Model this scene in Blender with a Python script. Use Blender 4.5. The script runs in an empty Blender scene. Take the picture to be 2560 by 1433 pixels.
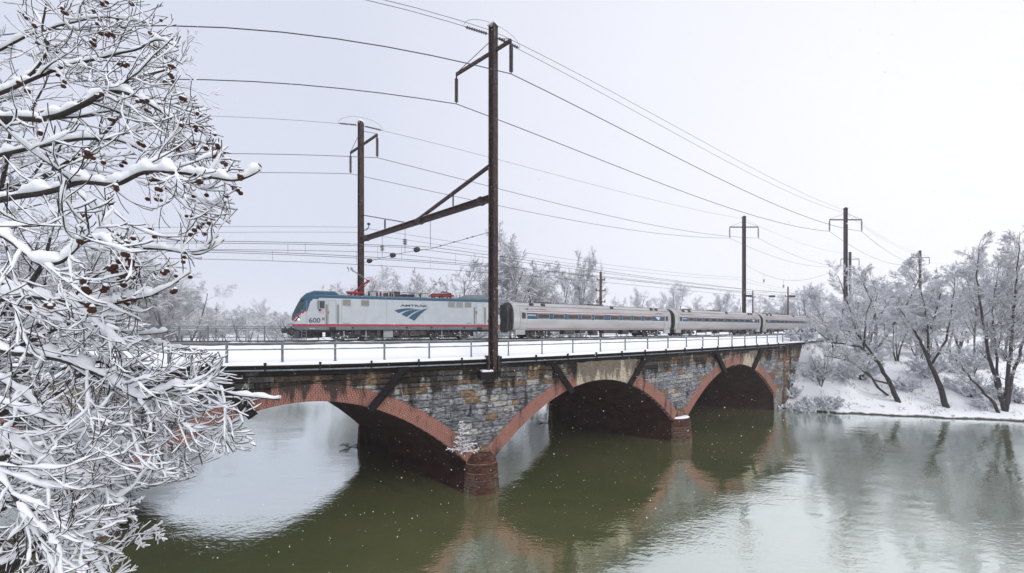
import bpy, math, random
import numpy as np
from mathutils import Vector, Matrix, noise

# ------------------------------------------------------------------ camera, world, sun, exposure
scene = bpy.context.scene
COL = scene.collection
CAMZ = 11.6
HZ = 821.0            # horizon row of the photograph
cam_d = bpy.data.cameras.new("camera")
cam_d.sensor_width = 36.0
cam_d.lens = 36.0 * 900.0 / 2560.0
cam_d.shift_y = (HZ - 716.5) / 2560.0
cam_d.clip_start = 0.05
cam_d.clip_end = 4000.0
cam = bpy.data.objects.new("camera", cam_d)
cam.location = (0, 0, CAMZ)
cam.rotation_euler = (math.radians(90), 0, 0)
COL.objects.link(cam)
scene.camera = cam

SUN_EL, SUN_AZ = math.radians(48), math.radians(150)   # azimuth clockwise from +Y
world = bpy.data.worlds.new("World")
scene.world = world
world.use_nodes = True
wn, wl = world.node_tree.nodes, world.node_tree.links
wn.clear()
sky = wn.new("ShaderNodeTexSky"); sky.sky_type = 'NISHITA'; sky.sun_disc = False
sky.sun_elevation = SUN_EL; sky.sun_rotation = SUN_AZ; sky.dust_density = 4.0
bg1 = wn.new("ShaderNodeBackground"); bg1.inputs[1].default_value = 0.05
wl.new(sky.outputs[0], bg1.inputs[0])
# overcast cloud deck over the clear sky: soft, brighter to the right (where the sun is behind the cloud)
tc = wn.new("ShaderNodeTexCoord")
sep = wn.new("ShaderNodeSeparateXYZ"); wl.new(tc.outputs["Generated"], sep.inputs[0])
mr = wn.new("ShaderNodeMapRange"); mr.inputs[1].default_value = -0.35; mr.inputs[2].default_value = 0.85
wl.new(sep.outputs[0], mr.inputs[0])
rampn = wn.new("ShaderNodeValToRGB")
rampn.color_ramp.elements[0].color = (0.72, 0.755, 0.885, 1)
rampn.color_ramp.elements[1].color = (1.06, 1.055, 1.10, 1)
wl.new(mr.outputs[0], rampn.inputs[0])
cn = wn.new("ShaderNodeTexNoise"); cn.inputs["Scale"].default_value = 1.6; cn.inputs["Detail"].default_value = 4
wl.new(tc.outputs["Generated"], cn.inputs["Vector"])
cmr = wn.new("ShaderNodeMapRange"); cmr.inputs[3].default_value = 0.94; cmr.inputs[4].default_value = 1.06
wl.new(cn.outputs[0], cmr.inputs[0])
cm = wn.new("ShaderNodeVectorMath"); cm.operation = 'SCALE'
wl.new(rampn.outputs[0], cm.inputs[0]); wl.new(cmr.outputs[0], cm.inputs["Scale"])
bg2 = wn.new("ShaderNodeBackground"); bg2.inputs[1].default_value = 1.0
wl.new(cm.outputs[0], bg2.inputs[0])
mixw = wn.new("ShaderNodeMixShader"); mixw.inputs[0].default_value = 0.93
wl.new(bg1.outputs[0], mixw.inputs[1]); wl.new(bg2.outputs[0], mixw.inputs[2])
wo = wn.new("ShaderNodeOutputWorld"); wl.new(mixw.outputs[0], wo.inputs[0])

sun_d = bpy.data.lights.new("sun", 'SUN'); sun_d.energy = 1.4; sun_d.angle = math.radians(30)
sun_d.color = (1.0, 0.97, 0.94)
sun = bpy.data.objects.new("sun", sun_d); COL.objects.link(sun)
_sd = Vector((math.sin(SUN_AZ) * math.cos(SUN_EL), math.cos(SUN_AZ) * math.cos(SUN_EL), math.sin(SUN_EL)))
sun.rotation_euler = _sd.to_track_quat('Z', 'Y').to_euler()
scene.view_settings.view_transform = 'Standard'
scene.view_settings.look = 'None'
scene.view_settings.gamma = 1.0
scene.view_settings.exposure = 0.08
scene.view_settings.use_curve_mapping = False
scene.cycles.max_bounces = 8
scene.cycles.volume_bounces = 1
scene.cycles.volume_step_rate = 4.0

# ------------------------------------------------------------------ geometry of the place
PI = math.pi
X0 = (1280 - 276) / 1441.0
def W(u, v, z=0.0):
    """u metres along the railway, v metres across it -> world"""
    D = math.hypot(u, v); th = math.atan2(u, v)
    return Vector(((th - X0) * D, 0.62457 * D, z))
def uv_of(X, Y):
    D = Y / 0.62457; th = X / D + X0
    return D * np.sin(th), D * np.cos(th)
def at(x, y, Y):
    """photo pixel at depth Y -> world"""
    return Vector(((x - 1280) * Y / 900.0, Y, CAMZ - (y - HZ) * Y / 900.0))
def th_of(x): return (x - 276) / 1441.0
def u_of(x, v): return v * math.tan(th_of(x))
def z_of(x, y, v): return CAMZ - (y - HZ) * v / (1441.0 * math.cos(th_of(x)))

def clean(v): return Vector((float(v[0]), float(v[1]), float(v[2])))

class MB:
    def __init__(s):
        s.v = []; s.f = []; s.m = []; s.uv = None
    def add(s, verts, faces, mi=0):
        o = len(s.v)
        s.v.extend([tuple(p) for p in verts])
        for f in faces:
            s.f.append(tuple(i + o for i in f)); s.m.append(mi)
        return s
    def box(s, c, size, rz=0.0, mi=0, rot=None, taper=1.0):
        hx, hy, hz = size[0] / 2, size[1] / 2, size[2] / 2
        M = rot if rot is not None else Matrix.Rotation(rz, 3, 'Z')
        vs = []
        for z in (-hz, hz):
            t = taper if z > 0 else 1.0
            for x, y in ((-hx, -hy), (hx, -hy), (hx, hy), (-hx, hy)):
                vs.append(M @ Vector((x * t, y * t, z)) + Vector(c))
        s.add(vs, [(0, 3, 2, 1), (4, 5, 6, 7), (0, 1, 5, 4), (1, 2, 6, 5), (2, 3, 7, 6), (3, 0, 4, 7)], mi)
        return s
    def bar(s, a, b, w, h, mi=0, up=Vector((0, 0, 1))):
        a = Vector(a); b = Vector(b); d = (b - a)
        L = d.length; d.normalize()
        sd = d.cross(up)
        if sd.length < 1e-4: sd = d.cross(Vector((0, 1, 0)))
        sd.normalize(); u2 = sd.cross(d)
        M = Matrix((d, sd, u2)).transposed()
        return s.box((a + b) / 2, (L, w, h), mi=mi, rot=M)
    def tube(s, pts, rad, n=6, mi=0, cap=True):
        pts = [Vector(p) for p in pts]
        if not hasattr(rad, '__len__'): rad = [rad] * len(pts)
        vs = []; k = len(pts)
        for i, p in enumerate(pts):
            d = (pts[min(i + 1, k - 1)] - pts[max(i - 1, 0)]).normalized()
            a = d.cross(Vector((0, 0, 1)))
            if a.length < 0.05: a = d.cross(Vector((0, 1, 0)))
            a.normalize(); b = a.cross(d)
            for j in range(n):
                t = 2 * PI * j / n
                vs.append(p + (a * math.cos(t) + b * math.sin(t)) * rad[i])
        fs = []
        for i in range(k - 1):
            for j in range(n):
                j2 = (j + 1) % n
                fs.append((i * n + j, i * n + j2, (i + 1) * n + j2, (i + 1) * n + j))
        if cap:
            fs.append(tuple(range(n - 1, -1, -1))); fs.append(tuple((k - 1) * n + j for j in range(n)))
        return s.add(vs, fs, mi)
    def lathe(s, base, axis, prof, n=10, mi=0):
        """prof: list of (distance along axis, radius)"""
        base = Vector(base); axis = Vector(axis).normalized()
        return s.tube_prof(base, axis, prof, n, mi)
    def tube_prof(s, base, axis, prof, n, mi):
        a = axis.cross(Vector((0.13, 0.97, 0.2))).normalized(); b = axis.cross(a)
        vs = []
        for (h, r) in prof:
            for j in range(n):
                t = 2 * PI * j / n
                vs.append(base + axis * h + (a * math.cos(t) + b * math.sin(t)) * max(r, 1e-4))
        fs = []
        for i in range(len(prof) - 1):
            for j in range(n):
                j2 = (j + 1) % n
                fs.append((i * n + j, i * n + j2, (i + 1) * n + j2, (i + 1) * n + j))
        fs.append(tuple(range(n - 1, -1, -1))); fs.append(tuple((len(prof) - 1) * n + j for j in range(n)))
        return s.add(vs, fs, mi)
    def build(s, name, mats, parent=None, smooth=False):
        off = parent_loc(parent)
        me = bpy.data.meshes.new(name)
        me.from_pydata([(p[0] - off[0], p[1] - off[1], p[2] - off[2]) for p in s.v], [], s.f)
        if not isinstance(mats, (list, tuple)): mats = [mats]
        for m in mats: me.materials.append(m)
        if len(mats) > 1: me.polygons.foreach_set("material_index", s.m)
        if s.uv is not None:
            l = me.uv_layers.new(name="UVMap"); l.data.foreach_set("uv", np.array(s.uv, dtype=np.float32).ravel())
        if smooth: me.polygons.foreach_set("use_smooth", [True] * len(me.polygons))
        me.update()
        o = bpy.data.objects.new(name, me); COL.objects.link(o)
        if parent is not None: o.parent = parent
        return o

def parent_loc(p):
    v = Vector((0, 0, 0))
    while p is not None:
        v += p.location; p = p.parent
    return v

def tag(o, label=None, cat=None, group=None, kind=None):
    if label: o["label"] = label
    if cat: o["category"] = cat
    if group: o["group"] = group
    if kind: o["kind"] = kind
    return o
def thing(name, loc, label, cat, group=None):
    o = bpy.data.objects.new(name, None); COL.objects.link(o); o.location = loc; o.empty_display_size = 0.3
    return tag(o, label, cat, group)
def copy_tree(o, parent=None):
    c = o.copy(); COL.objects.link(c); c.parent = parent
    for ch in list(o.children): copy_tree(ch, c)
    return c

# ------------------------------------------------------------------ materials
def new_mat(name):
    m = bpy.data.materials.new(name); m.use_nodes = True
    n, l = m.node_tree.nodes, m.node_tree.links
    return m, n, l, n["Principled BSDF"]
def simple(name, col, rough=0.6, metal=0.0, var=0.15, scale=4.0, bump=0.0, bscale=30.0, spec=0.5):
    m, n, l, p = new_mat(name)
    p.inputs["Roughness"].default_value = rough; p.inputs["Metallic"].default_value = metal
    p.inputs["Specular IOR Level"].default_value = spec
    g = n.new("ShaderNodeNewGeometry")
    t = n.new("ShaderNodeTexNoise"); t.inputs["Scale"].default_value = scale; t.inputs["Detail"].default_value = 5
    l.new(g.outputs["Position"], t.inputs["Vector"])
    r = n.new("ShaderNodeMapRange"); r.inputs[1].default_value = .3; r.inputs[2].default_value = .7
    r.inputs[3].default_value = 1 - var; r.inputs[4].default_value = 1 + var
    l.new(t.outputs[0], r.inputs[0])
    s = n.new("ShaderNodeVectorMath"); s.operation = 'SCALE'; s.inputs[0].default_value = col[:3]
    l.new(r.outputs[0], s.inputs["Scale"]); l.new(s.outputs[0], p.inputs["Base Color"])
    if bump:
        t2 = n.new("ShaderNodeTexNoise"); t2.inputs["Scale"].default_value = bscale; t2.inputs["Detail"].default_value = 4
        l.new(g.outputs["Position"], t2.inputs["Vector"])
        b = n.new("ShaderNodeBump"); b.inputs["Strength"].default_value = bump; b.inputs["Distance"].default_value = 0.05
        l.new(t2.outputs[0], b.inputs["Height"]); l.new(b.outputs[0], p.inputs["Normal"])
    return m
def mixc(n, l, fac, a, b):
    x = n.new("ShaderNodeMix"); x.data_type = 'RGBA'
    for i, v in ((6, a), (7, b)):
        if isinstance(v, (tuple, list)): x.inputs[i].default_value = (*v[:3], 1)
        else: l.new(v, x.inputs[i])
    if isinstance(fac, float): x.inputs[0].default_value = fac
    else: l.new(fac, x.inputs[0])
    return x.outputs[2]
def ramp(n, l, src, lo, hi, a=0.0, b=1.0):
    r = n.new("ShaderNodeMapRange"); r.inputs[1].default_value = lo; r.inputs[2].default_value = hi
    r.inputs[3].default_value = a; r.inputs[4].default_value = b
    l.new(src, r.inputs[0]); return r.outputs[0]
def math_n(n, l, op, a, b=None):
    x = n.new("ShaderNodeMath"); x.operation = op; x.use_clamp = op in ('MULTIPLY', 'ADD')
    for i, v in enumerate((a, b)):
        if v is None: continue
        if isinstance(v, (int, float)): x.inputs[i].default_value = v
        else: l.new(v, x.inputs[i])
    return x.outputs[0]

def stain_nodes(n, l, base, dark=(0.018, 0.015, 0.015), pale=(0.55, 0.53, 0.5), amount=1.0, patch=0.35):
    """weathering of old masonry: soot and lime runs, their shape from noise"""
    g = n.new("ShaderNodeNewGeometry")
    mp = n.new("ShaderNodeMapping"); mp.inputs["Scale"].default_value = (1.1, 1.1, 0.28)
    l.new(g.outputs["Position"], mp.inputs[0])
    t = n.new("ShaderNodeTexNoise"); t.inputs["Scale"].default_value = 1.0; t.inputs["Detail"].default_value = 7; t.inputs["Roughness"].default_value = .65
    l.new(mp.outputs[0], t.inputs["Vector"])
    sp = n.new("ShaderNodeSeparateXYZ"); l.new(g.outputs["Position"], sp.inputs[0])
    top = ramp(n, l, sp.outputs[2], 7.0, 9.2, 0.0, 0.27)
    v = math_n(n, l, 'ADD', t.outputs[0], top)
    f = ramp(n, l, v, 0.54, 0.64, 0.0, min(1.0, 0.95 * amount))
    c = mixc(n, l, f, base, dark)
    t2 = n.new("ShaderNodeTexNoise"); t2.inputs["Scale"].default_value = 2.2; t2.inputs["Detail"].default_value = 8; t2.inputs["Roughness"].default_value = .7
    l.new(mp.outputs[0], t2.inputs["Vector"])
    f2 = ramp(n, l, t2.outputs[0], 0.56, 0.75, 0.0, patch)
    return mixc(n, l, f2, c, pale), g, t2

def stone_mat(name, col, col2, amount=1.0, patch=0.35):
    m, n, l, p = new_mat(name)
    g = n.new("ShaderNodeNewGeometry")
    mp = n.new("ShaderNodeMapping"); mp.inputs["Scale"].default_value = (2.0, 2.0, 7.0)
    l.new(g.outputs["Position"], mp.inputs[0])
    t = n.new("ShaderNodeTexNoise"); t.inputs["Scale"].default_value = 1.4; t.inputs["Detail"].default_value = 8; t.inputs["Roughness"].default_value = .7
    l.new(mp.outputs[0], t.inputs["Vector"])
    f = ramp(n, l, t.outputs[0], 0.40, 0.60)
    base = mixc(n, l, f, col, col2)
    c, _, t2 = stain_nodes(n, l, base, amount=amount, patch=patch)
    l.new(c, p.inputs["Base Color"]); p.inputs["Roughness"].default_value = .95; p.inputs["Specular IOR Level"].default_value = .2
    b = n.new("ShaderNodeBump"); b.inputs["Strength"].default_value = 1.0; b.inputs["Distance"].default_value = 0.09
    l.new(t.outputs[0], b.inputs["Height"]); l.new(b.outputs[0], p.inputs["Normal"])
    return m

M = {}
M['stone'] = [stone_mat("stone_slate", (.035, .037, .045), (.26, .26, .28)),
              stone_mat("stone_blue_grey", (.06, .064, .075), (.37, .37, .385)),
              stone_mat("stone_pale", (.13, .125, .12), (.48, .46, .43), 0.9),
              stone_mat("stone_ochre", (.085, .055, .035), (.30, .205, .13), 0.8, .15),
              stone_mat("stone_brown", (.06, .04, .03), (.26, .17, .11), 1.0, .15),
              stone_mat("stone_tan", (.10, .07, .045), (.45, .35, .25), 0.9, .25)]
M['mortar'] = stone_mat("mortar", (.07, .063, .06), (.42, .39, .35), 1.0)
M['concrete'] = stone_mat("concrete_patch", (.33, .27, .20), (.52, .45, .36), 0.7, .25)
M['pier'] = [stone_mat("pier_redstone", (.03, .012, .010), (.11, .048, .036), 0.3, .10),
             stone_mat("pier_brownstone", (.03, .02, .015), (.14, .085, .06), 0.3, .25)]
M['pier_mortar'] = stone_mat("pier_mortar", (.25, .16, .11), (.45, .32, .24), 0.2)
M['coping'] = stone_mat("coping_dark", (.014, .012, .012), (.075, .06, .052), 1.0, .10)

def brick_mat():
    m, n, l, p = new_mat("arch_brick")
    uv = n.new("ShaderNodeUVMap"); uv.uv_map = "UVMap"
    bt = n.new("ShaderNodeTexBrick")
    bt.inputs["Scale"].default_value = 1.0; bt.inputs["Brick Width"].default_value = 0.26
    bt.inputs["Row Height"].default_value = 0.11; bt.inputs["Mortar Size"].default_value = 0.012
    bt.inputs["Color1"].default_value = (.25, .068, .045, 1); bt.inputs["Color2"].default_value = (.15, .038, .028, 1)
    bt.inputs["Mortar"].default_value = (.40, .29, .24, 1); bt.offset = 0.5
    mp = n.new("ShaderNodeMapping"); mp.inputs["Rotation"].default_value = (0, 0, PI / 2)
    l.new(uv.outputs[0], mp.inputs[0]); l.new(mp.outputs[0], bt.inputs["Vector"])
    c, g, t2 = stain_nodes(n, l, bt.outputs[0], pale=(.50, .34, .29), amount=0.95, patch=.4)
    l.new(c, p.inputs["Base Color"]); p.inputs["Roughness"].default_value = .9
    b = n.new("ShaderNodeBump"); b.inputs["Strength"].default_value = .7; b.inputs["Distance"].default_value = 0.03
    b.invert = True
    l.new(bt.outputs[1], b.inputs["Height"]); l.new(b.outputs[0], p.inputs["Normal"])
    return m
M['brick'] = brick_mat()
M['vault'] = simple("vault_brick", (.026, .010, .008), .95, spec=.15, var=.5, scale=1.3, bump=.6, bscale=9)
def snow_mat(name="snow", col=(.86, .87, .90), bump=.5, scale=3.0):
    m, n, l, p = new_mat(name)
    p.inputs["Base Color"].default_value = (*col, 1); p.inputs["Roughness"].default_value = .85
    p.inputs["Specular IOR Level"].default_value = .2
    g = n.new("ShaderNodeNewGeometry")
    t = n.new("ShaderNodeTexNoise"); t.inputs["Scale"].default_value = scale; t.inputs["Detail"].default_value = 6
    l.new(g.outputs["Position"], t.inputs["Vector"])
    b = n.new("ShaderNodeBump"); b.inputs["Strength"].default_value = bump; b.inputs["Distance"].default_value = .08
    l.new(t.outputs[0], b.inputs["Height"]); l.new(b.outputs[0], p.inputs["Normal"])
    return m
M['snow'] = snow_mat()
M['twig_snow'] = simple("twig_snow", (.84, .85, .89), .9, var=.06, scale=20, spec=.2)
M['bark'] = simple("bark", (.036, .028, .026), .95, var=.5, scale=3, bump=.4, bscale=20)
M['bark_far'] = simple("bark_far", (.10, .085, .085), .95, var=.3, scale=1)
M['bark_fg'] = simple("bark_sycamore", (.032, .023, .021), .9, var=.7, scale=14, bump=.4, bscale=60)
M['seed'] = simple("seed_ball_brown", (.13, .045, .026), .95, var=.5, scale=120, bump=1.0, bscale=300)
def plaster(m, amount=.62):
    n, l = m.node_tree.nodes, m.node_tree.links; p = n["Principled BSDF"]
    src = p.inputs["Base Color"].links[0].from_socket
    g = n.new("ShaderNodeNewGeometry"); t = n.new("ShaderNodeTexNoise"); t.inputs["Scale"].default_value = 7; t.inputs["Detail"].default_value = 6; t.inputs["Roughness"].default_value = .7
    l.new(g.outputs["Position"], t.inputs["Vector"])
    l.new(mixc(n, l, ramp(n, l, t.outputs[0], amount, amount + .06), src, (.6, .6, .62)), p.inputs["Base Color"])
M['rust'] = simple("rusty_steel", (.042, .022, .021), .75, metal=.2, var=.65, scale=3.5, bump=.3, bscale=25)
plaster(M['rust'])
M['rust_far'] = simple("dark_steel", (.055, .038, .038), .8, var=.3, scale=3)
M['black'] = simple("black_steel", (.012, .010, .011), .85, spec=.2, var=.5, scale=5, bump=.3, bscale=25)
M['ins'] = simple("insulator_brown_glaze", (.03, .014, .013), .25, var=.2)
M['wire'] = simple("wire_dark", (.05, .05, .055), .6, var=.1)
M['galv'] = simple("galvanised_steel", (.17, .20, .22), .55, metal=.3, var=.3, scale=6)
M['wood'] = simple("utility_pole_wood", (.12, .07, .055), .9, var=.3, scale=3)
M['rail'] = simple("rail_steel", (.10, .075, .065), .5, metal=.5, var=.3)

def ground_mat():
    m, n, l, p = new_mat("snowy_ground")
    g = n.new("ShaderNodeNewGeometry")
    sp = n.new("ShaderNodeSeparateXYZ"); l.new(g.outputs["Position"], sp.inputs[0])
    t = n.new("ShaderNodeTexNoise"); t.inputs["Scale"].default_value = .9; t.inputs["Detail"].default_value = 8; t.inputs["Roughness"].default_value = .7
    l.new(g.outputs["Position"], t.inputs["Vector"])
    f = ramp(n, l, t.outputs[0], .585, .66)
    c = mixc(n, l, f, (.84, .85, .88), (.22, .18, .16))
    z = math_n(n, l, 'ADD', sp.outputs[2], math_n(n, l, 'MULTIPLY', t.outputs[0], .5))
    f2 = ramp(n, l, z, .36, .48, 1.0, 0.0)
    c2 = mixc(n, l, f2, c, (.05, .04, .032))
    l.new(c2, p.inputs["Base Color"]); p.inputs["Roughness"].default_value = .9
    b = n.new("ShaderNodeBump"); b.inputs["Strength"].default_value = .6; b.inputs["Distance"].default_value = .3
    l.new(t.outputs[0], b.inputs["Height"]); l.new(b.outputs[0], p.inputs["Normal"])
    return m
M['ground'] = ground_mat()

def water_mat():
    m = bpy.data.materials.new("river_water"); m.use_nodes = True
    n, l = m.node_tree.nodes, m.node_tree.links; n.clear()
    out = n.new("ShaderNodeOutputMaterial")
    g = n.new("ShaderNodeNewGeometry")
    mp = n.new("ShaderNodeMapping"); mp.inputs["Scale"].default_value = (1.0, 2.0, 1.0); mp.inputs["Rotation"].default_value = (0, 0, .35)
    l.new(g.outputs["Position"], mp.inputs[0])
    t1 = n.new("ShaderNodeTexNoise"); t1.inputs["Scale"].default_value = 2.6; t1.inputs["Detail"].default_value = 3
    t2 = n.new("ShaderNodeTexNoise"); t2.inputs["Scale"].default_value = .35; t2.inputs["Detail"].default_value = 2
    t3 = n.new("ShaderNodeTexNoise"); t3.inputs["Scale"].default_value = .09; t3.inputs["Detail"].default_value = 3
    for t in (t1, t2, t3): l.new(mp.outputs[0], t.inputs["Vector"])
    calm = ramp(n, l, t3.outputs[0], .38, .62, .25, 1.0)
    a = n.new("ShaderNodeMath"); a.operation = 'MULTIPLY'; l.new(t1.outputs[0], a.inputs[0]); l.new(calm, a.inputs[1])
    b1 = n.new("ShaderNodeBump"); b1.inputs["Strength"].default_value = .5; b1.inputs["Distance"].default_value = .034
    l.new(a.outputs[0], b1.inputs["Height"])
    b2 = n.new("ShaderNodeBump"); b2.inputs["Strength"].default_value = .4; b2.inputs["Distance"].default_value = .075
    l.new(t2.outputs[0], b2.inputs["Height"]); l.new(b1.outputs[0], b2.inputs["Normal"])
    # murky body: green-brown, varied by depth of the bed
    c = mixc(n, l, ramp(n, l, t3.outputs[0], .35, .7), (.15, .185, .07), (.22, .235, .10))
    d = n.new("ShaderNodeBsdfDiffuse"); l.new(c, d.inputs[0])
    gl = n.new("ShaderNodeBsdfGlossy"); gl.inputs["Roughness"].default_value = .06; gl.inputs["Color"].default_value = (.94, .99, .99, 1)
    l.new(b2.outputs[0], gl.inputs["Normal"])
    lw = n.new("ShaderNodeLayerWeight"); lw.inputs[0].default_value = .5
    l.new(b2.outputs[0], lw.inputs["Normal"])
    f = ramp(n, l, lw.outputs["Facing"], .35, .95, .60, .88)
    mx = n.new("ShaderNodeMixShader"); l.new(f, mx.inputs[0]); l.new(d.outputs[0], mx.inputs[1]); l.new(gl.outputs[0], mx.inputs[2])
    l.new(mx.outputs[0], out.inputs[0])
    return m
M['water'] = water_mat()

# ------------------------------------------------------------------ ground and water
def w2(u, v): p = W(u, v); return (p.x, p.y)
RIVER = [(-70, -60), (190, -60), (170, 30), (100, 43.5), (64.3, 45.0), (53.4, 47.0), (45.2, 49.2), w2(77, 32.4), w2(77, 51.5),
         (22, 60), (9, 68), (-4, 78), (-16, 88), (-40, 92), (-54, 80), w2(-26, 56), w2(-26, 33), (-40, 15)]
def river_sd(X, Y):
    """signed distance to the river outline, positive on land"""
    X = np.asarray(X, float); Y = np.asarray(Y, float)
    d = np.full(X.shape, 1e9); ins = np.zeros(X.shape, bool)
    n = len(RIVER)
    for i in range(n):
        ax, ay = RIVER[i]; bx, by = RIVER[(i + 1) % n]
        ex, ey = bx - ax, by - ay
        t = np.clip(((X - ax) * ex + (Y - ay) * ey) / (ex * ex + ey * ey), 0, 1)
        d = np.minimum(d, np.hypot(X - ax - t * ex, Y - ay - t * ey))
        c = ((ay > Y) != (by > Y)) & (X < (bx - ax) * (Y - ay) / (by - ay + 1e-12) + ax)
        ins ^= c
    return np.where(ins, -d, d)
def vnoise(X, Y, sc, seed=0):
    return np.array([noise.noise(Vector((float(a) * sc + seed, float(b) * sc, seed * 1.7))) for a, b in zip(X.ravel(), Y.ravel())]).reshape(X.shape)
def land_z(X, Y, rough=True):
    X = np.asarray(X, float); Y = np.asarray(Y, float)
    sd = river_sd(X, Y)
    if rough: sd = sd + vnoise(X, Y, .35, 3) * .9 * (np.abs(sd) < 12)
    base = .35 + 1.5 * (1 - np.exp(-np.maximum(sd, 0) / 5.0)) + np.clip(sd - 2, 0, 13) * .33 + np.clip(sd - 17, 0, 60) * .03
    if rough: base = base + vnoise(X, Y, .5, 9) * .22 * np.clip(sd / 3, 0, 1)
    u, v = uv_of(X, np.maximum(Y, .5))
    e = 9.25 - np.maximum(0, 33.5 - v) * .62 - np.maximum(0, v - 57) * .55
    ramp_ = np.where(u > 20, (u - 77) * 1.05, (-27 - u) * 1.05)
    e = np.minimum(e, ramp_) + (0.25 * vnoise(X, Y, .6, 5) if rough else 0)
    e = np.where(Y < 8, -5, e)
    zl = np.maximum(base, np.minimum(e, 9.25))
    return np.where(sd > 0, zl, np.maximum(-2.5, .35 + sd * 1.3))
gx = np.concatenate([np.linspace(-900, -120, 14)[:-1], np.linspace(-120, -60, 12)[:-1], np.linspace(-60, 110, 190)[:-1], np.linspace(110, 170, 16)[:-1], np.linspace(170, 900, 14)])
gy = np.concatenate([np.linspace(-80, 20, 12)[:-1], np.linspace(20, 100, 110)[:-1], np.linspace(100, 160, 18)[:-1], np.linspace(160, 1200, 18)])
GX, GY = np.meshgrid(gx, gy)
GZ = land_z(GX, GY)
ny, nx = GX.shape
idx = np.arange(nx * ny).reshape(ny, nx)
me = bpy.data.meshes.new("snowy_ground")
me.from_pydata(np.stack([GX, GY, GZ], -1).reshape(-1, 3).tolist(), [],
               np.stack([idx[:-1, :-1], idx[:-1, 1:], idx[1:, 1:], idx[1:, :-1]], -1).reshape(-1, 4).tolist())
me.materials.append(M['ground']); me.polygons.foreach_set("use_smooth", [True] * len(me.polygons))
o = bpy.data.objects.new("snowy_ground", me); COL.objects.link(o); tag(o, kind="structure")
def gz(x, y): return float(land_z(np.array([x]), np.array([y]), False)[0])

o = MB().add([(-300, -75, 0), (300, -75, 0), (300, 250, 0), (-300, 250, 0)], [(0, 1, 2, 3)]).build("river_water", M['water'])
tag(o, kind="structure")

# railway bed: snow-covered ballast carried over the bridge and on along the embankment
VP = [(32.72, 9.5), (33.3, 9.56), (35.5, 9.56), (37.2, 9.72), (38.6, 10.2), (39.6, 10.36), (42.6, 10.38), (43.9, 10.36), (45, 10.37), (48.6, 10.38), (52, 10.38), (54, 10.3), (56.3, 9.7), (56.6, 9.2)]
mb = MB(); us = [-70 + 1.0 * i for i in range(290)]
rb = []
for u in us:
    for (v, z) in VP:
        p = W(u, v, z)
        if 33 < v < 56: p.z += .05 * noise.noise(p * .9) + .03 * noise.noise(p * 3.1)
        rb.append(p)
kv = len(VP)
mb.add(rb, [(i * kv + j, (i + 1) * kv + j, (i + 1) * kv + j + 1, i * kv + j + 1) for i in range(len(us) - 1) for j in range(kv - 1)])
tag(mb.build("railway_bed", M['snow'], smooth=True), kind="structure")

# ------------------------------------------------------------------ the bridge
ARC = [-38.8, -13.4, 12.0, 37.4, 62.8]
HS = 11.45; KR = .0375; CROWN = 7.15
def intr(du): return CROWN - KR * du * du
def ring_pts(c, n=48, t=0.0, a=-HS, b=HS):
    out = []
    for i in range(n + 1):
        du = a + (b - a) * i / n
        sl = -2 * KR * du; nn = math.hypot(sl, 1)
        out.append((c + du - sl / nn * t, intr(du) + t / nn))
    return out
RT = 1.05
def extr_at(u):
    """height of the arch rings' upper edge at u, or None between them"""
    best = None
    for c in ARC:
        if abs(u - c) < 12.3:
            pts = EX[c]
            z = float(np.interp(u, [p[0] for p in pts], [p[1] for p in pts], left=-9, right=-9))
            if z > -5: best = z if best is None else max(best, z)
    return best
EX = {c: ring_pts(c, 60, RT) for c in ARC}
def z_in(u):
    for c in ARC:
        if abs(u - c) <= HS: return intr(u - c)
    return -1.6
bridge = thing("stone_arch_bridge", W(24.7, 33, 0), "long stone railway bridge with red brick arches over the green river", "bridge")
UB0, UB1 = -50.0, 77.2
# face backing (mortar) of both sides
us = [UB0 + .5 * i for i in range(int((UB1 - UB0) / .5) + 1)]
for c in ARC:
    us += [c - HS, c - HS - .001, c + HS, c + HS + .001]
us = sorted(set(us)); us = [u for u in us if UB0 <= u <= UB1]
for (nm, v) in (("spandrel_wall", 33.08), ("spandrel_wall", 50.8)):
    mb = MB(); vs = []
    for u in us: vs += [W(u, v, 9.15), W(u, v, z_in(u))]
    mb.add(vs, [(2 * i, 2 * i + 1, 2 * i + 3, 2 * i + 2) for i in range(len(us) - 1)])
    mb.build(nm, M['mortar'], bridge)
# vaults with the pier walls below
for c in ARC:
    prof = [(c - HS, -1.6), (c - HS, 0.5)] + ring_pts(c, 40) + [(c + HS, 0.5), (c + HS, -1.6)]
    vv = [33.05 + (50.83 - 33.05) * k / 7 for k in range(8)]
    vs = [W(u, v, z) for (u, z) in prof for v in vv]
    fs = [(i * 8 + j, i * 8 + j + 1, (i + 1) * 8 + j + 1, (i + 1) * 8 + j) for i in range(len(prof) - 1) for j in range(7)]
    MB().add(vs, fs).build("arch_vault", M['vault'], bridge)
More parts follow.
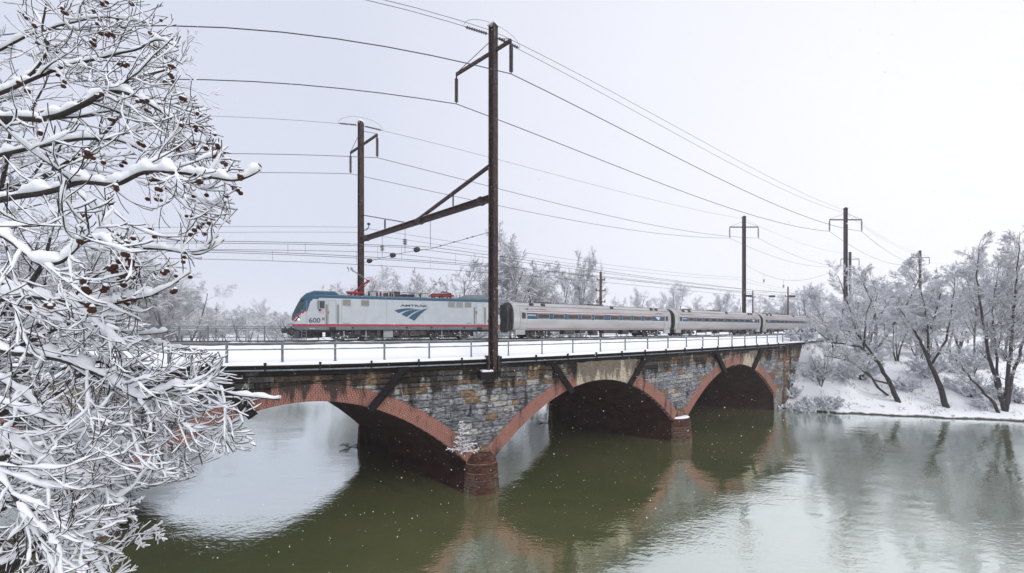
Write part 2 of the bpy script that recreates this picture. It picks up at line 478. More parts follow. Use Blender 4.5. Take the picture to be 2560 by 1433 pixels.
# brick rings (front), arch at 37.4 and 62.8 broken by concrete repairs
def ring(c, a, b, v0=32.93, v1=33.35, back=False):
    n = max(6, int((b - a) * 2))
    lay = [0.0, RT]
    mb = MB(); P = [ring_pts(c, n, t, a, b) for t in lay]
    ins = P[0]; ex = P[1]
    vs = []; 
    for i in range(n + 1):
        vs += [W(ins[i][0], v0, ins[i][1]), W(ex[i][0], v0, ex[i][1]), W(ex[i][0], v1, ex[i][1]), W(ins[i][0], v1, ins[i][1])]
    fs = []; uvs = []; L = 0; Ls = [0]
    for i in range(n): L += math.hypot(ins[i + 1][0] - ins[i][0], ins[i + 1][1] - ins[i][1]) * 1.04; Ls.append(L)
    for i in range(n):
        a0, b0 = 4 * i, 4 * (i + 1)
        for k, (q0, q1) in enumerate(((0, 1), (1, 2), (2, 3), (3, 0))):
            fs.append((a0 + q0, b0 + q0, b0 + q1, a0 + q1))
            w0, w1 = (0, RT) if k == 0 else (RT, RT + .4) if k == 1 else (RT + .4, 2 * RT) if k == 2 else (-.4, 0)
            uvs += [(Ls[i], w0), (Ls[i + 1], w0), (Ls[i + 1], w1), (Ls[i], w1)]
    fs.append((0, 1, 2, 3)); uvs += [(0, 0), (0, RT), (.4, RT), (.4, 0)]
    e = 4 * n; fs.append((e + 3, e + 2, e + 1, e)); uvs += [(0, 0), (0, RT), (.4, RT), (.4, 0)]
    mb.add(vs, fs); mb.uv = uvs
    return mb.build("brick_arch_ring", M['brick'], bridge)
PATCH = {37.4: (-2.9, 4.3), 62.8: (1.6, 4.4)}
for c in ARC:
    if c in PATCH:
        a, b = PATCH[c]
        ring(c, -HS, a); ring(c, b, HS)
    else: ring(c, -HS, HS)
    ring(c, -HS, HS, 50.6, 51.0)
# concrete repairs above the crowns
def patch(c, a, b, ua, ub, ztop, v0=32.9):
    n = 12; lo = ring_pts(c, n, 0.0, a, b)
    vs = []
    for i in range(n + 1):
        t = i / n; uu = ua + (ub - ua) * t
        jag = .12 * noise.noise(Vector((uu * 1.3, c, 0)))
        vs += [W(lo[i][0], v0, lo[i][1]), W(uu, v0, ztop + jag), W(lo[i][0], 33.3, lo[i][1]), W(uu, 33.3, ztop + jag)]
    fs = []
    for i in range(n):
        q, r = 4 * i, 4 * i + 4
        fs += [(q, r, r + 1, q + 1), (q + 1, r + 1, r + 3, q + 3), (q + 2, q, r, r + 2)]
    fs += [(0, 1, 3, 2), (4 * n, 4 * n + 2, 4 * n + 3, 4 * n + 1)]
    tag(MB().add(vs, fs).build("concrete_patch", M['concrete'], bridge), "tan concrete repair above the arch crown")
patch(37.4, -2.9, 4.3, 34.6, 42.6, 8.75)
patch(62.8, 1.6, 4.4, 64.2, 69.0, 8.7)
patch(62.8, 4.4, 5.3, 67.2, 69.9, 8.4, 32.88)

# face stones, course by course
rng = random.Random(11)
def avail(z0, z1):
    """free stretches of a course: list of (left at z0, left at z1, right at z0, right at z1)"""
    def edges(z):
        L = []; 
        for c in ARC:
            pts = EX[c]
            l = None
            zs = [p[1] for p in pts]; m = max(range(len(pts)), key=lambda i: zs[i])
            if z >= zs[m]: L.append((pts[m][0], pts[m][0])); continue
            if z <= zs[0]: L.append((pts[0][0] , pts[-1][0])); continue
            lu = np.interp(z, zs[:m + 1], [p[0] for p in pts[:m + 1]])
            ru = np.interp(-z, [-q for q in zs[m:]], [p[0] for p in pts[m:]])
            L.append((float(lu), float(ru)))
        return L
    A, B = edges(z0), edges(z1)
    res = []; prev = (UB0, UB0)
    for (a, b) in zip(A, B):
        res.append((prev[0], prev[1], a[0], b[0])); prev = (a[1], b[1])
    res.append((prev[0], prev[1], UB1, UB1))
    return res
stones = []
z = 2.55
crs = []
while z < 9.0:
    h = rng.choice([.40, .44, .47, .5]) if z < 7.6 else rng.choice([.3, .34, .38])
    crs.append((z, min(z + h, 9.1))); z += h
def kind_of(u, z):
    brown = max(0, (z - 6.3) / 1.7) + .6 * noise.noise(Vector((u * .09, z * .4, 2)))
    if rng.random() < brown * .85: return rng.choice([3, 3, 4, 4, 5, 2])
    return rng.choice([0, 0, 0, 1, 1, 1, 2, 3 if rng.random() < .45 else 1])
for ci, (z0, z1) in enumerate(crs):
    for (l0, l1, r0, r1) in avail(z0, z1):
        # crown: course top above the ring but bottom cuts it
        if min(r0 - l0, r1 - l1) < .25 and max(r0 - l0, r1 - l1) < .6: continue
        lo = max(l0, l1); hi = min(r0, r1)
        cuts = [None]; x = lo + rng.uniform(.5, 1.6)
        while x < hi - .5: cuts.append(x); x += rng.uniform(.75, 1.9) if z0 < 7.6 else rng.uniform(.9, 2.4)
        cuts.append(None)
        for i in range(len(cuts) - 1):
            a0, a1 = (l0, l1) if cuts[i] is None else (cuts[i], cuts[i])
            b0, b1 = (r0, r1) if cuts[i + 1] is None else (cuts[i + 1], cuts[i + 1])
            if b0 - a0 < .06 and b1 - a1 < .06: continue
            stones.append((a0, b0, a1, b1, z0, z1))
def stone_geo(st, mb, mi=0):
    a0, b0, a1, b1, z0, z1 = st
    g = .026; pr = rng.uniform(.01, .14)
    um = (a0 + b0 + a1 + b1) / 4
    outer = [(a0 + g, z0 + g), (max(b0 - g, a0 + g), z0 + g), (max(b1 - g, a1 + g), z1 - g), (a1 + g, z1 - g)]
    cx = sum(p[0] for p in outer) / 4; cz = sum(p[1] for p in outer) / 4
    ins = []
    for (x, zz) in outer:
        dx = min(.07, abs(cx - x) * .5) * (1 if cx > x else -1); dz = min(.06, abs(cz - zz) * .5) * (1 if cz > zz else -1)
        ins.append((x + dx, zz + dz))
    vs = [W(x, 33.12, zz) for x, zz in outer] + [W(x, 33.0 - pr * .45, zz) for x, zz in outer] + [W(x, 33.0 - pr - rng.uniform(0, .03), zz) for x, zz in ins]
    fs = [(i, (i + 1) % 4, 4 + (i + 1) % 4, 4 + i) for i in range(4)] + [(4 + i, 4 + (i + 1) % 4, 8 + (i + 1) % 4, 8 + i) for i in range(4)] + [(8, 9, 10, 11)]
    mb.add(vs, fs, mi)
def inpatch(st):
    um = (st[0] + st[1] + st[2] + st[3]) / 4; zm = (st[4] + st[5]) / 2
    return (34.9 < um < 42.3 and zm < 8.6) or (64.4 < um < 69.2 and 6 < zm < 8.5)
stones = [s for s in stones if not inpatch(s) and s[0] > -30]
def px_size(s):
    um = (s[0] + s[1] + s[2] + s[3]) / 4
    vis = -3 < um < 77.5
    return (0 if vis else -1, (s[1] - s[0] + s[3] - s[2]) / math.hypot(um, 33) ** 2)
stones.sort(key=px_size, reverse=True)
for s in stones[:292]:
    mb = MB(); stone_geo(s, mb)
    um = (s[0] + s[1]) / 2
    mb.build("stone", M['stone'][kind_of(um, s[4])], bridge)
mb = MB()
for s in stones[292:]: stone_geo(s, mb, kind_of((s[0] + s[1]) / 2, s[4]))
tag(mb.build("small_stones", M['stone'], bridge), kind="stuff")

# abutment end pier and wing wall at the right bank
mb = MB()
wing = [(77.2, 32.75), (78.6, 32.6), (80, 32.6), (85.5, 33.3)]
for i in range(len(wing) - 1):
    (ua, va), (ub, vb) = wing[i], wing[i + 1]
    mb.add([W(ua, va, -1.6), W(ub, vb, -1.6), W(ub, vb, 9.2), W(ua, va, 9.2), W(ua, 35, -1.6), W(ub, 35, -1.6), W(ub, 35, 9.2), W(ua, 35, 9.2)],
           [(0, 1, 2, 3), (3, 2, 6, 7), (0, 3, 7, 4), (1, 5, 6, 2)])
mb.build("abutment_wall", M['stone'][4], bridge)
z = .2; k = 0
while z < 9.0:
    for (ua, va, ub, vb) in ((77.3, 32.74, 78.5, 32.6), (78.6, 32.6, 80.0, 32.6), (80.1, 32.61, 81.7, 32.81), (81.8, 32.83, 83.6, 33.05), (83.7, 33.07, 85.4, 33.29)):
        if rng.random() < .9:
            mb = MB(); pr = .08
            vs = [W(ua, va, z + .02), W(ub, vb, z + .02), W(ub, vb, z + .43), W(ua, va, z + .43)]
            vs += [W(ua + .05, va - pr, z + .06), W(ub - .05, vb - pr, z + .06), W(ub - .05, vb - pr, z + .39), W(ua + .05, va - pr, z + .39)]
            mb.add(vs, [(4, 5, 6, 7), (0, 1, 5, 4), (1, 2, 6, 5), (2, 3, 7, 6), (3, 0, 4, 7)])
            if ub > 80 and z < 4: continue
            k += 1
            if k <= 8: mb.build("stone", M['stone'][rng.choice([0, 4, 4, 5])], bridge)
            else:
                mb.build("wall_stone", M['stone'][rng.choice([0, 4, 4, 5])], bridge)
    z += .45

# end face of the abutment towards the bank
MB().add([W(85.5, 33.3, 4), W(85.5, 51, 4), W(85.5, 51, 9.2), W(85.5, 33.3, 9.2)], [(0, 1, 2, 3)]).build("abutment_end", M['mortar'], bridge)

# coping band, drain pipe and brackets along the edge
def strip(u0, u1, step, prof, name, mat, parent, label=None):
    n = int((u1 - u0) / step); k = len(prof); vs = []
    for i in range(n + 1):
        u = u0 + (u1 - u0) * i / n
        vs += [W(u, v, z) for v, z in prof]
    fs = [(i * k + j, (i + 1) * k + j, (i + 1) * k + (j + 1) % k, i * k + (j + 1) % k) for i in range(n) for j in range(k)]
    fs += [tuple(range(k)), tuple(n * k + j for j in range(k - 1, -1, -1))]
    return MB().add(vs, fs).build(name, mat, parent)
u = UB0
while u < 85.4:
    ub = min(u + 2.9, 85.5)
    j = .02 * rng.random()
    strip(u + .015, ub - .015, .7, [(32.72 - j, 9.1), (32.72 - j, 9.42), (33.4, 9.42), (33.4, 9.1)], "coping_stone", M['coping'], bridge)
    u = ub
strip(UB0, 77.2, .8, [(32.86, 8.82), (32.86, 9.08), (33.3, 9.08), (33.3, 8.82)], "cornice_course", M['coping'], bridge)
def wpath(u0, u1, v, z, step=1.0, sag=None):
    n = max(1, int(abs(u1 - u0) / step))
    return [W(u0 + (u1 - u0) * i / n, v, z) for i in range(n + 1)]
MB().tube(wpath(UB0, 77, 32.58, 9.36), .06, 6).build("drain_pipe", M['coping'], bridge)
MB().tube(wpath(UB0, 77, 32.6, 9.12), .05, 6).build("drain_pipe", M['galv'], bridge)
u = 12.4 - 3.45 * 16
while u < 77:
    mb = MB()
    p = W(u, 32.55, 9.3); q = W(u, 32.55, 9.0)
    ang = math.atan2(*(W(u + .1, 32.55) - W(u, 32.55)).yx)
    mb.box(p, (.08, .12, .42), ang); mb.box(W(u, 32.55, 9.53), (.12, .12, .08), ang)
    mb.build("pipe_bracket", M['coping'], bridge)
    u += 3.45
# snow lying on the coping
mb = MB(); n = 420; vs = []
for i in range(n + 1):
    u = UB0 + (85.4 - UB0) * i / n
    q = noise.noise(Vector((u * 1.7, 0, 5))); q2 = noise.noise(Vector((u * .6, 3, 5)))
    vs += [W(u, 32.66 - .07 * max(0, q), 9.41), W(u, 32.68 - .05 * max(0, q), 9.47 + .06 * max(0, q2)), W(u, 32.9, 9.55 + .07 * max(0, q)), W(u, 33.35, 9.6)]
mb.add(vs, [(4 * i + j, 4 * i + 4 + j, 4 * i + 5 + j, 4 * i + 1 + j) for i in range(n) for j in range(3)])
mb.build("coping_snow", M['snow'], bridge, True)

# raking struts on the face
for c in ARC:
    for sgn in (-1, 1):
        ut, ub = c + 6.15 * sgn, c + 3.75 * sgn
        mb = MB(); mb.bar(W(ut, 32.45, 8.95), W(ub, 32.6, 6.45), .42, .38, up=Vector((0, -1, .3)))
        tag(mb.build("raking_strut", M['black'], bridge))
        mb = MB(); mb.box(W(ut, 32.62, 8.9), (.7, .45, .4)); mb.build("strut_bracket", M['black'], bridge)

# piers with rounded noses
def nose_outline(c, v_face, hw, pr, n=14, sgn=-1):
    out = []
    for i in range(n + 1):
        a = PI * i / n
        out.append((c - hw * math.cos(a), v_face + sgn * pr * math.sin(a) ** .75))
    return out
PIER = [-26.1, -.7, 24.7, 50.1]
for c in PIER:
    for (vf, sg) in ((33.2, -1), (50.7, 1)):
        pr = thing_part = bpy.data.objects.new("pier_nose", None); COL.objects.link(pr); pr.parent = bridge
        loc = W(c, vf, 0); pr.location = loc - bridge.location
        lev = [(-1.6, .38, 1.36, 1.42), (.38, .92, 1.33, 1.38), (.92, 1.42, 1.30, 1.34), (1.42, 1.98, 1.27, 1.30)]
        core = nose_outline(c, vf, 1.22, 1.22, sgn=sg)
        mb = MB(); vs = [W(a, b, -1.6) for a, b in core] + [W(a, b, 2.1) for a, b in core]; k = len(core)
        mb.add(vs, [(i, i + 1, k + i + 1, k + i) for i in range(k - 1)] + [tuple(range(k, 2 * k))])
        mb.build("pier_core", M['pier_mortar'], pr)
        for (z0, z1, hw, p_) in lev:
            ol = nose_outline(c, vf, hw, p_ + rng.uniform(-.02, .03), sgn=sg)
            splits = [0, rng.choice([3, 4]), rng.choice([7, 8]), rng.choice([10, 11]), 14]
            for a_, b_ in zip(splits[:-1], splits[1:]):
                seg = ol[a_:b_ + 1]; kk = len(seg)
                cen = (c, vf)
                def sh(p, f=.97): return (cen[0] + (p[0] - cen[0]) * f, cen[1] + (p[1] - cen[1]) * f)
                gap = .045
                vs = [W(*p, z0 + gap) for p in [sh(q, 1.0) for q in seg]] + [W(*q, z1 - gap) for q in seg]
                vs += [W(*sh(q, .9), z1 - .005) for q in seg] + [W(*sh(q, .9), z0 + .005) for q in seg]
                # leave a thin joint at each end
                fs = []
                for i in range(kk - 1):
                    fs += [(i, i + 1, kk + i + 1, kk + i), (kk + i, kk + i + 1, 2 * kk + i + 1, 2 * kk + i), (3 * kk + i, 3 * kk + i + 1, i + 1, i)]
                fs += [(0, kk, 2 * kk, 3 * kk), (kk - 1, 4 * kk - 1, 3 * kk - 1, 2 * kk - 1)]
                MB().add(vs, fs).build("stone", M['pier'][rng.choice([0, 1, 1]) if z1 < 1.5 else 0], pr, False)
        # domed cap
        cap = MB(); vs = []; rings = [(1.96, 1.24, 1.27), (2.25, 1.18, 1.15), (2.5, 1.0, .85), (2.72, .75, .5), (2.85, .5, .2)] if c != 50.1 else [(1.96, 1.25, 1.28), (2.2, 1.22, 1.22), (2.32, 1.18, 1.12), (2.34, .9, .6), (2.35, .5, .2)]
        for (zz, hw, p_) in rings:
            vs += [W(a, b, zz) for a, b in nose_outline(c, vf, hw, p_, sgn=sg)]
        k = 15
        cap.add(vs, [(r * k + i, r * k + i + 1, (r + 1) * k + i + 1, (r + 1) * k + i) for r in range(len(rings) - 1) for i in range(k - 1)] + [tuple(4 * k + i for i in range(k))])
        cap.build("pier_cap", M['pier'][0], pr, True)
        if c == 50.1 and sg < 0:
            sn = MB(); vs = []
            for (zz, hw, p_) in [(2.33, 1.17, 1.10), (2.42, 1.10, 1.0), (2.46, .8, .6), (2.48, .4, .15)]:
                vs += [W(a, b, zz) for a, b in nose_outline(c, vf, hw, p_)]
            sn.add(vs, [(r * k + i, r * k + i + 1, (r + 1) * k + i + 1, (r + 1) * k + i) for r in range(3) for i in range(k - 1)] + [tuple(3 * k + i for i in range(k))])
            sn.build("pier_snow", M['snow'], pr, True)
# springer blocks above the noses
for c in PIER:
    mb = MB(); n = 6
    mb.add([W(c - .75, 32.85, 2.5), W(c + .75, 32.85, 2.5), W(c + .55, 32.9, 3.25), W(c - .55, 32.9, 3.25), W(c - .75, 33.3, 2.5), W(c + .75, 33.3, 2.5), W(c + .55, 33.3, 3.25), W(c - .55, 33.3, 3.25)],
           [(0, 1, 2, 3), (3, 2, 6, 7), (1, 5, 6, 2), (0, 3, 7, 4)])
    mb.build("springer_stone", M['stone'][4], bridge)
# concrete pilaster on the pier behind the near tree
mb = MB()
ua, ub = -3.4, -.2
mb.add([W(ua, 32.3, -1.6), W(ub, 32.3, -1.6), W(ub, 32.3, 8.4), W(ua, 32.3, 8.4), W(ua, 33.1, -1.6), W(ub, 33.1, -1.6), W(ub, 33.1, 8.6), W(ua, 33.1, 8.6)],
       [(0, 1, 2, 3), (3, 2, 6, 7), (0, 3, 7, 4), (1, 5, 6, 2)])
tag(mb.build("pilaster", M['concrete'], bridge), "tan concrete pilaster behind the snowy branches")

# ------------------------------------------------------------------ tracks
for k, vc in enumerate((41.3, 46.0, 50.6)):
    t = thing("railway_track", W(20, vc, 10.3), ["empty railway track nearest the front railing, rails showing through snow", "railway track under the passenger train",
                                                 "railway track behind the train beside the far railing"][k], "railway track", "railway tracks on the bridge")
    for s in (-.72, .72):
        mb = MB(); pr = [(-.075, 10.34), (-.075, 10.48), (.075, 10.48), (.075, 10.34)]
        uu = [-68 + i * 1.5 for i in range(170)]
        vs = [W(u, vc + s + a, z) for u in uu for a, z in pr]
        mb.add(vs, [(i * 4 + j, i * 4 + 4 + j, i * 4 + 4 + (j + 1) % 4, i * 4 + (j + 1) % 4) for i in range(len(uu) - 1) for j in range(4)])
        mb.build("rail", M['rail'], t)

# ------------------------------------------------------------------ railings
PX = [422, 567, 706, 838, 961, 1073, 1178, 1271, 1355, 1432, 1501, 1563, 1619, 1670, 1716, 1757, 1796, 1830, 1862, 1891, 1918, 1943, 1957, 1977, 2001]
pu = [u_of(x, 33.2) for x in PX]
stp = pu[1] - pu[0]
pre = []
u = pu[0] - stp
while u > -45: pre.append(u); u -= stp
pu = sorted(pre) + pu
ra = thing("railing", W(20, 33.2, 9.5), "grey two-bar steel railing along the near edge of the snowy deck", "railing")
pm = None
for u in pu:
    p = W(u, 33.2, 0)
    if pm is None:
        mb = MB(); mb.box((p.x, p.y, 10.1), (.1, .1, 1.18)); mb.box((p.x, p.y, 9.57), (.2, .2, .04))
        pm = mb.build("post", M['galv'], ra); p0 = p
    else:
        c = pm.copy(); COL.objects.link(c); c.location = p - p0; c.parent = ra
u1 = pu[-1]
MB().tube(wpath(-45, u1, 33.2, 10.71), .055, 8).build("top_rail", M['galv'], ra, True)
MB().tube(wpath(-45, u1, 33.2, 10.34), .045, 8).build("middle_rail", M['galv'], ra, True)
for (zz, r) in ((10.775, .05), (10.39, .05)):
    pts = []; rr = []
    n = 500
    for i in range(n + 1):
        u = -45 + (u1 + 45) * i / n
        q = noise.noise(Vector((u * .9, zz, 1))) * .7 + .45 * noise.noise(Vector((u * 3.5, zz, 4)))
        q = q + (.25 if zz < 10.5 else -.1)
        pts.append(W(u, 33.2, zz - .01)); rr.append(max(.004, min(.05, r * q * 2.2)))
    MB().tube(pts, rr, 6).build("railing_snow", M['twig_snow'], ra, True)

rf = thing("railing", W(10, 56.2, 9.6), "tall pale wire mesh railing along the far edge of the deck", "railing")
u = -60; pm = None
while u < 84:
    p = W(u, 56.2, 0)
    if pm is None:
        mb = MB(); mb.box((p.x, p.y, 10.75), (.09, .09, 2.1)); pm = mb.build("post", M['galv'], rf); p0 = p
    else:
        c = pm.copy(); COL.objects.link(c); c.location = p - p0; c.parent = rf
    u += 2.9
for zz in (9.95, 10.7, 11.6, 11.8):
    MB().tube(wpath(-60, 84, 56.2, zz, 2), .035, 5).build("rail", M['galv'], rf)
mb = MB()
for i in range(9):
    mb.tube(wpath(-60, 84, 56.2, 9.9 + .21 * i, 4), .008, 3, cap=False)
tag(mb.build("mesh_panel", M['galv'], rf), kind="stuff")

# ------------------------------------------------------------------ catenary masts
def insulator_geo(mb, top, n, pitch, r, axis=(0, 0, -1), core=.03):
    prof = [(0, core)]
    for i in range(n):
        h = .05 + i * pitch
        prof += [(h, core), (h + pitch * .15, r * .9), (h + pitch * .45, r), (h + pitch * .62, core * 1.6)]
    prof += [(.05 + n * pitch, core), (.12 + n * pitch, core)]
    mb.lathe(top, axis, prof, 10)
    return mb
def mast(u, v, label, arm=(-2.55, 4.1), htop=21.6, zb=9.2, w=.6, far=False, grp="railway catenary masts", z_arm=19.8, dx=None, dy=None, s=None, ins_len=2.3):
    """tall riveted H-section mast, built at its foot; arm across the railway in v"""
    if dx is None:
        base = W(u, v, zb); ax = (W(u, v + 1) - W(u, v)).normalized(); k = 1.0
        Lp = W(u, v + arm[1], 0) - W(u, v, 0); Lm = W(u, v + arm[0], 0) - W(u, v, 0)
    else:
        base = Vector((dx, dy, zb)); Lp = Vector((-arm[1], 0, 0)); Lm = Vector((-arm[0], 0, 0)); ax = Vector((-1, 0, 0))
    t = thing("catenary_mast", base, label, "mast", grp)
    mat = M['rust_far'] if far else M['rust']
    zt = CAMZ + htop
    ang = math.atan2(ax.y, ax.x)
    mb = MB(); hz = zt - zb
    for sgn in (-1, 1):
        c = base + ax * (w / 2 - .04) * sgn
        mb.box((c.x, c.y, zb + hz / 2), (.07, w * .95, hz), ang, taper=.92)
    mb.box((base.x, base.y, zb + hz / 2), (w - .15, .1, hz), ang, taper=.92)
    # lacing plates every few metres, proud of the flanges
    if not far:
        zz = zb + 1.5
        while zz < zt - .5:
            mb.box((base.x, base.y, zz), (w + .02, w * .5, .09), ang); zz += 1.9
    mb.build("mast_column", mat, t)
    mb = MB(); mb.box((base.x, base.y, zt + .05), (w + .12, w + .1, .1), ang); mb.lathe((base.x, base.y, zt + .1), (0, 0, 1), [(0, .28), (.12, .2), (.2, .06)], 8)
    mb.build("mast_cap", M['snow'] if not far else mat, t)
    za = CAMZ + z_arm
    pa = Vector((base.x, base.y, za)) + Lp; pb = Vector((base.x, base.y, za)) + Lm
    MB().bar(pa, pb, .16, .2).build("crossarm", mat, t)
    for q in (pa, pb):
        mb = MB(); mb.tube([Vector((base.x, base.y, zt - .9)), q + Vector((0, 0, .1))], .025, 5); mb.build("tie_rod", mat, t)
        mb = MB(); mb.tube([q, q - Vector((0, 0, .35))], .06, 6)
        npitch = 11
        insulator_geo(mb, q - Vector((0, 0, .3)), npitch, (ins_len - .45) / npitch, .15)
        mb.build("insulator_string", M['ins'], t, True)
    return t, pa - Vector((0, 0, ins_len)), pb - Vector((0, 0, ins_len)), Vector((base.x, base.y, zt - .35))
m1 = mast(25.4, 32.45, "tall rust-brown steel mast in front of the train, footed on the bridge face", zb=8.55, w=.52, arm=(-2.0, 4.65))
m2 = mast(25.8, 55.6, "tall steel mast rising behind the locomotive and its raised pantograph", arm=(-3.9, 2.7), htop=21.9, z_arm=19.4, zb=9.6, w=.52)
def img_mast(x, ytop, s, label, half, w, zb=9.0, ht_arm=2.5, **k):
    Y = 900 / s; X = (x - 1280) / s
    h = (HZ - ytop) / s
    return mast(0, 0, label, arm=(-half, half), htop=h, zb=zb, w=w, far=True, z_arm=h - ht_arm, dx=X, dy=Y, **k)
m3 = img_mast(2114, 522, 12.6, "dark mast rising out of the snowy trees, tallest on the right bank", 3.2, .5, zb=6, ht_arm=2.2)
m4 = img_mast(1860, 543, 11.9, "dark mast with crossarm behind the second and third coaches", 3.0, .55, ht_arm=2.1)
m5 = img_mast(2125, 632, 7.6, "short-looking distant mast just right of the tallest right-bank mast", 3.0, .55, zb=6, ht_arm=2.1)
m6 = img_mast(2300, 628, 7.3, "farthest right distant mast above the snowy tree crowns", 3.2, .55, zb=6, ht_arm=2.2)

# footing bracket of the near mast on the bridge face
fb = thing("mast_footing", W(25.4, 32.6, 8.2), "black steel footing bracket of the near mast, snow on its ledge", "bracket")
MB().box(W(25.0, 32.5, 8.3), (1.5, .95, .5), .45).build("ledge_box", M['black'], fb)
for s in (-.45, .45):
    mb = MB(); mb.box(W(25.4 + s, 32.55, 8.9), (.14, .7, 1.5), .45); mb.build("side_plate", M['rust'], fb)
MB().box(W(24.7, 32.3, 8.6), (.8, .5, .12), .45).build("ledge_snow", M['snow'], fb)

# gantry beam between the two masts
gb = thing("gantry_beam", W(25.8, 44, CAMZ + 9.3), "rusty lattice crossbeam slung between the two nearest masts over the tracks", "beam")
a = W(25.8, 33.3, CAMZ + 9.5); b = W(25.8, 55.3, CAMZ + 9.4)
mb = MB(); mb.bar(a, b, .08, .42); mb.bar(a + Vector((0, 0, .2)), b + Vector((0, 0, .2)), .34, .06); mb.bar(a - Vector((0, 0, .2)), b - Vector((0, 0, .2)), .34, .06)
mb.build("beam", M['rust'], gb)
q = a.lerp(b, .455); MB().bar(W(25.8, 33.3, CAMZ + 11.9), q + Vector((0, 0, .25)), .2, .22).build("brace", M['rust'], gb)
q2 = a.lerp(b, .56); MB().bar(W(25.8, 55.3, CAMZ + 12.0), q2 + Vector((0, 0, .2)), .08, .08).build("brace", M['rust'], gb)
k = a.lerp(b, .22); MB().bar(k + Vector((0, 0, .2)), k + Vector((0, 0, 1.3)), .1, .1, up=Vector((0, 1, 0))).build("strut", M['rust'], gb)
k = a.lerp(b, .76); MB().bar(k + Vector((0, 0, .2)), k + Vector((0, 0, 1.2)), .12, .12, up=Vector((0, 1, 0))).build("strut", M['rust'], gb)
mb = MB()
for t_ in (.05, .95, 0.455): mb.box(a.lerp(b, t_) , (.5, .5, .5), .6)
mb.build("joint_plate", M['rust'], gb)
MB().bar(a.lerp(b, .05) + Vector((0, 0, .26)), a.lerp(b, .95) + Vector((0, 0, .26)), .2, .05).build("beam_snow", M['snow'], gb)
for (vv) in (41.6, 46.0, 50.6):
    top = W(25.8, vv, CAMZ + 9.2)
    mb = MB(); mb.tube([top, W(25.8, vv, CAMZ + 8.15 if vv > 43 else CAMZ + 6.9)], .02, 4)
    if vv > 43: insulator_geo(mb, W(25.8, vv, CAMZ + 8.2), 3, .18, .2); mb.tube([W(25.8, vv, CAMZ + 7.6), W(25.8, vv, CAMZ + 6.95)], .02, 4)
    mb.build("hanger", M['ins'], gb)
# steady span below it
ss = thing("steady_span", W(25.8, 44, CAMZ + 7), "thin cross wire with fat insulators below the gantry beam", "wire")
pts = [W(25.8, 33.2, CAMZ + 7.05), W(25.8, 41.6, CAMZ + 6.75), W(25.8, 46, CAMZ + 6.95), W(25.8, 50.6, CAMZ + 6.95), W(25.8, 55.4, CAMZ + 6.9)]
MB().tube(pts, .022, 4).build("wire", M['wire'], ss)
for vv in (43.9, 48.4, 53.5):
    d = (W(25.8, vv + .3) - W(25.8, vv - .3)).normalized()
    mb = MB(); mb.lathe(W(25.8, vv, CAMZ + 6.95) - d * .3, d, [(0, .05), (.05, .2), (.2, .24), (.24, .1), (.3, .22), (.45, .24), (.5, .1), (.6, .04)], 10)
    mb.build("span_insulator", M['ins'], ss, True)
for vv in (35.5, 36.2, 38, 40): 
    MB().lathe(W(25.8, vv, CAMZ + 7.05 - (vv - 33.2) * .035) - Vector((0, 0, .05)), (0, 0, 1), [(0, .03), (.03, .07), (.08, .07), (.1, .03)], 6).build("clamp", M['ins'], ss)

# wires
def wire_pts(p, q, sag, n=26, us=None):
    """us: (u0,u1,v0,v1,z0,z1) along the railway"""
    u0, u1, v0, v1, z0, z1 = us
    out = []
    for i in range(n + 1):
        t = i / n
        out.append(W(u0 + (u1 - u0) * t, v0 + (v1 - v0) * t, z0 + (z1 - z0) * t - 4 * sag * t * (1 - t)))
    if p is not None: 
        d0 = p - out[0]; 
        out = [o_ + d0 * (1 - i / n) for i, o_ in enumerate(out)]
    if q is not None:
        d1 = q - out[-1]; out = [o_ + d1 * (i / n) for i, o_ in enumerate(out)]
    return out
def wire(label, spans, r=.028, grp="overhead wires"):
    w = thing("overhead_wire", spans[0][0], label, "wire", grp)
    pts = []
    for s in spans: pts += s if not pts else s[1:]
    MB().tube(pts, r, 4).build("cable", M['wire'], w)
    return w
uL, uM, uR, uRR = -58.0, 25.8, 109.5, 195.0
za = CAMZ + 17.5
def uvz(p):
    u, v = uv_of(p.x, p.y); return float(u), float(v), p.z
def long_wire(label, ptL, pM, pR, pRR, sag, r=.028):
    a = uvz(pM); b = uvz(pR); c = uvz(pRR)
    s1 = wire_pts(None, pM, sag[0], us=(uL, a[0], ptL[0], a[1], ptL[1], a[2]))
    s2 = wire_pts(pM, pR, sag[1], us=(a[0], b[0], a[1], b[1], a[2], b[2]))
    s3 = wire_pts(pR, pRR, sag[2], us=(b[0], c[0], b[1], c[1], b[2], c[2]))
    return wire(label, [s1, s2, s3], r)
long_wire("lower of the two thick wires curving from upper left over the near mast", (37.1, za), m1[1], m3[1], m6[1], (1.8, 2.3, 2.3), .035)
long_wire("upper of the two thick wires curving from upper left over the near mast", (30.6, za), m1[2], m3[2], m6[2], (1.8, 2.3, 2.3), .035)
long_wire("lower wire hung from the mast behind the locomotive, left insulator", (58.3, za - .6), m2[1], m4[1], m5[1], (1.8, 2.3, 2.3))
long_wire("upper wire hung from the mast behind the locomotive, right insulator", (51.7, za - .6), m2[2], m4[2], m5[2], (1.8, 2.3, 2.3))
long_wire("topmost wire running over the head of the near mast", (33.0, CAMZ + 21.6), m1[3], m3[3], m6[3], (1.2, 1.6, 1.6), .02)
long_wire("wire strung just under the topmost one at the near mast head", (32.3, CAMZ + 21.2), m1[3] + Vector((-.4, -.4, -.5)), m3[3] + Vector((-.3, -.3, -.6)), m6[3] + Vector((-.3, 0, -.5)), (1.2, 2.0, 1.6), .02)
long_wire("thin top wire of the mast behind the locomotive", (55.6, CAMZ + 21.4), m2[3], m4[3], m5[3], (1.2, 1.6, 1.6), .018)
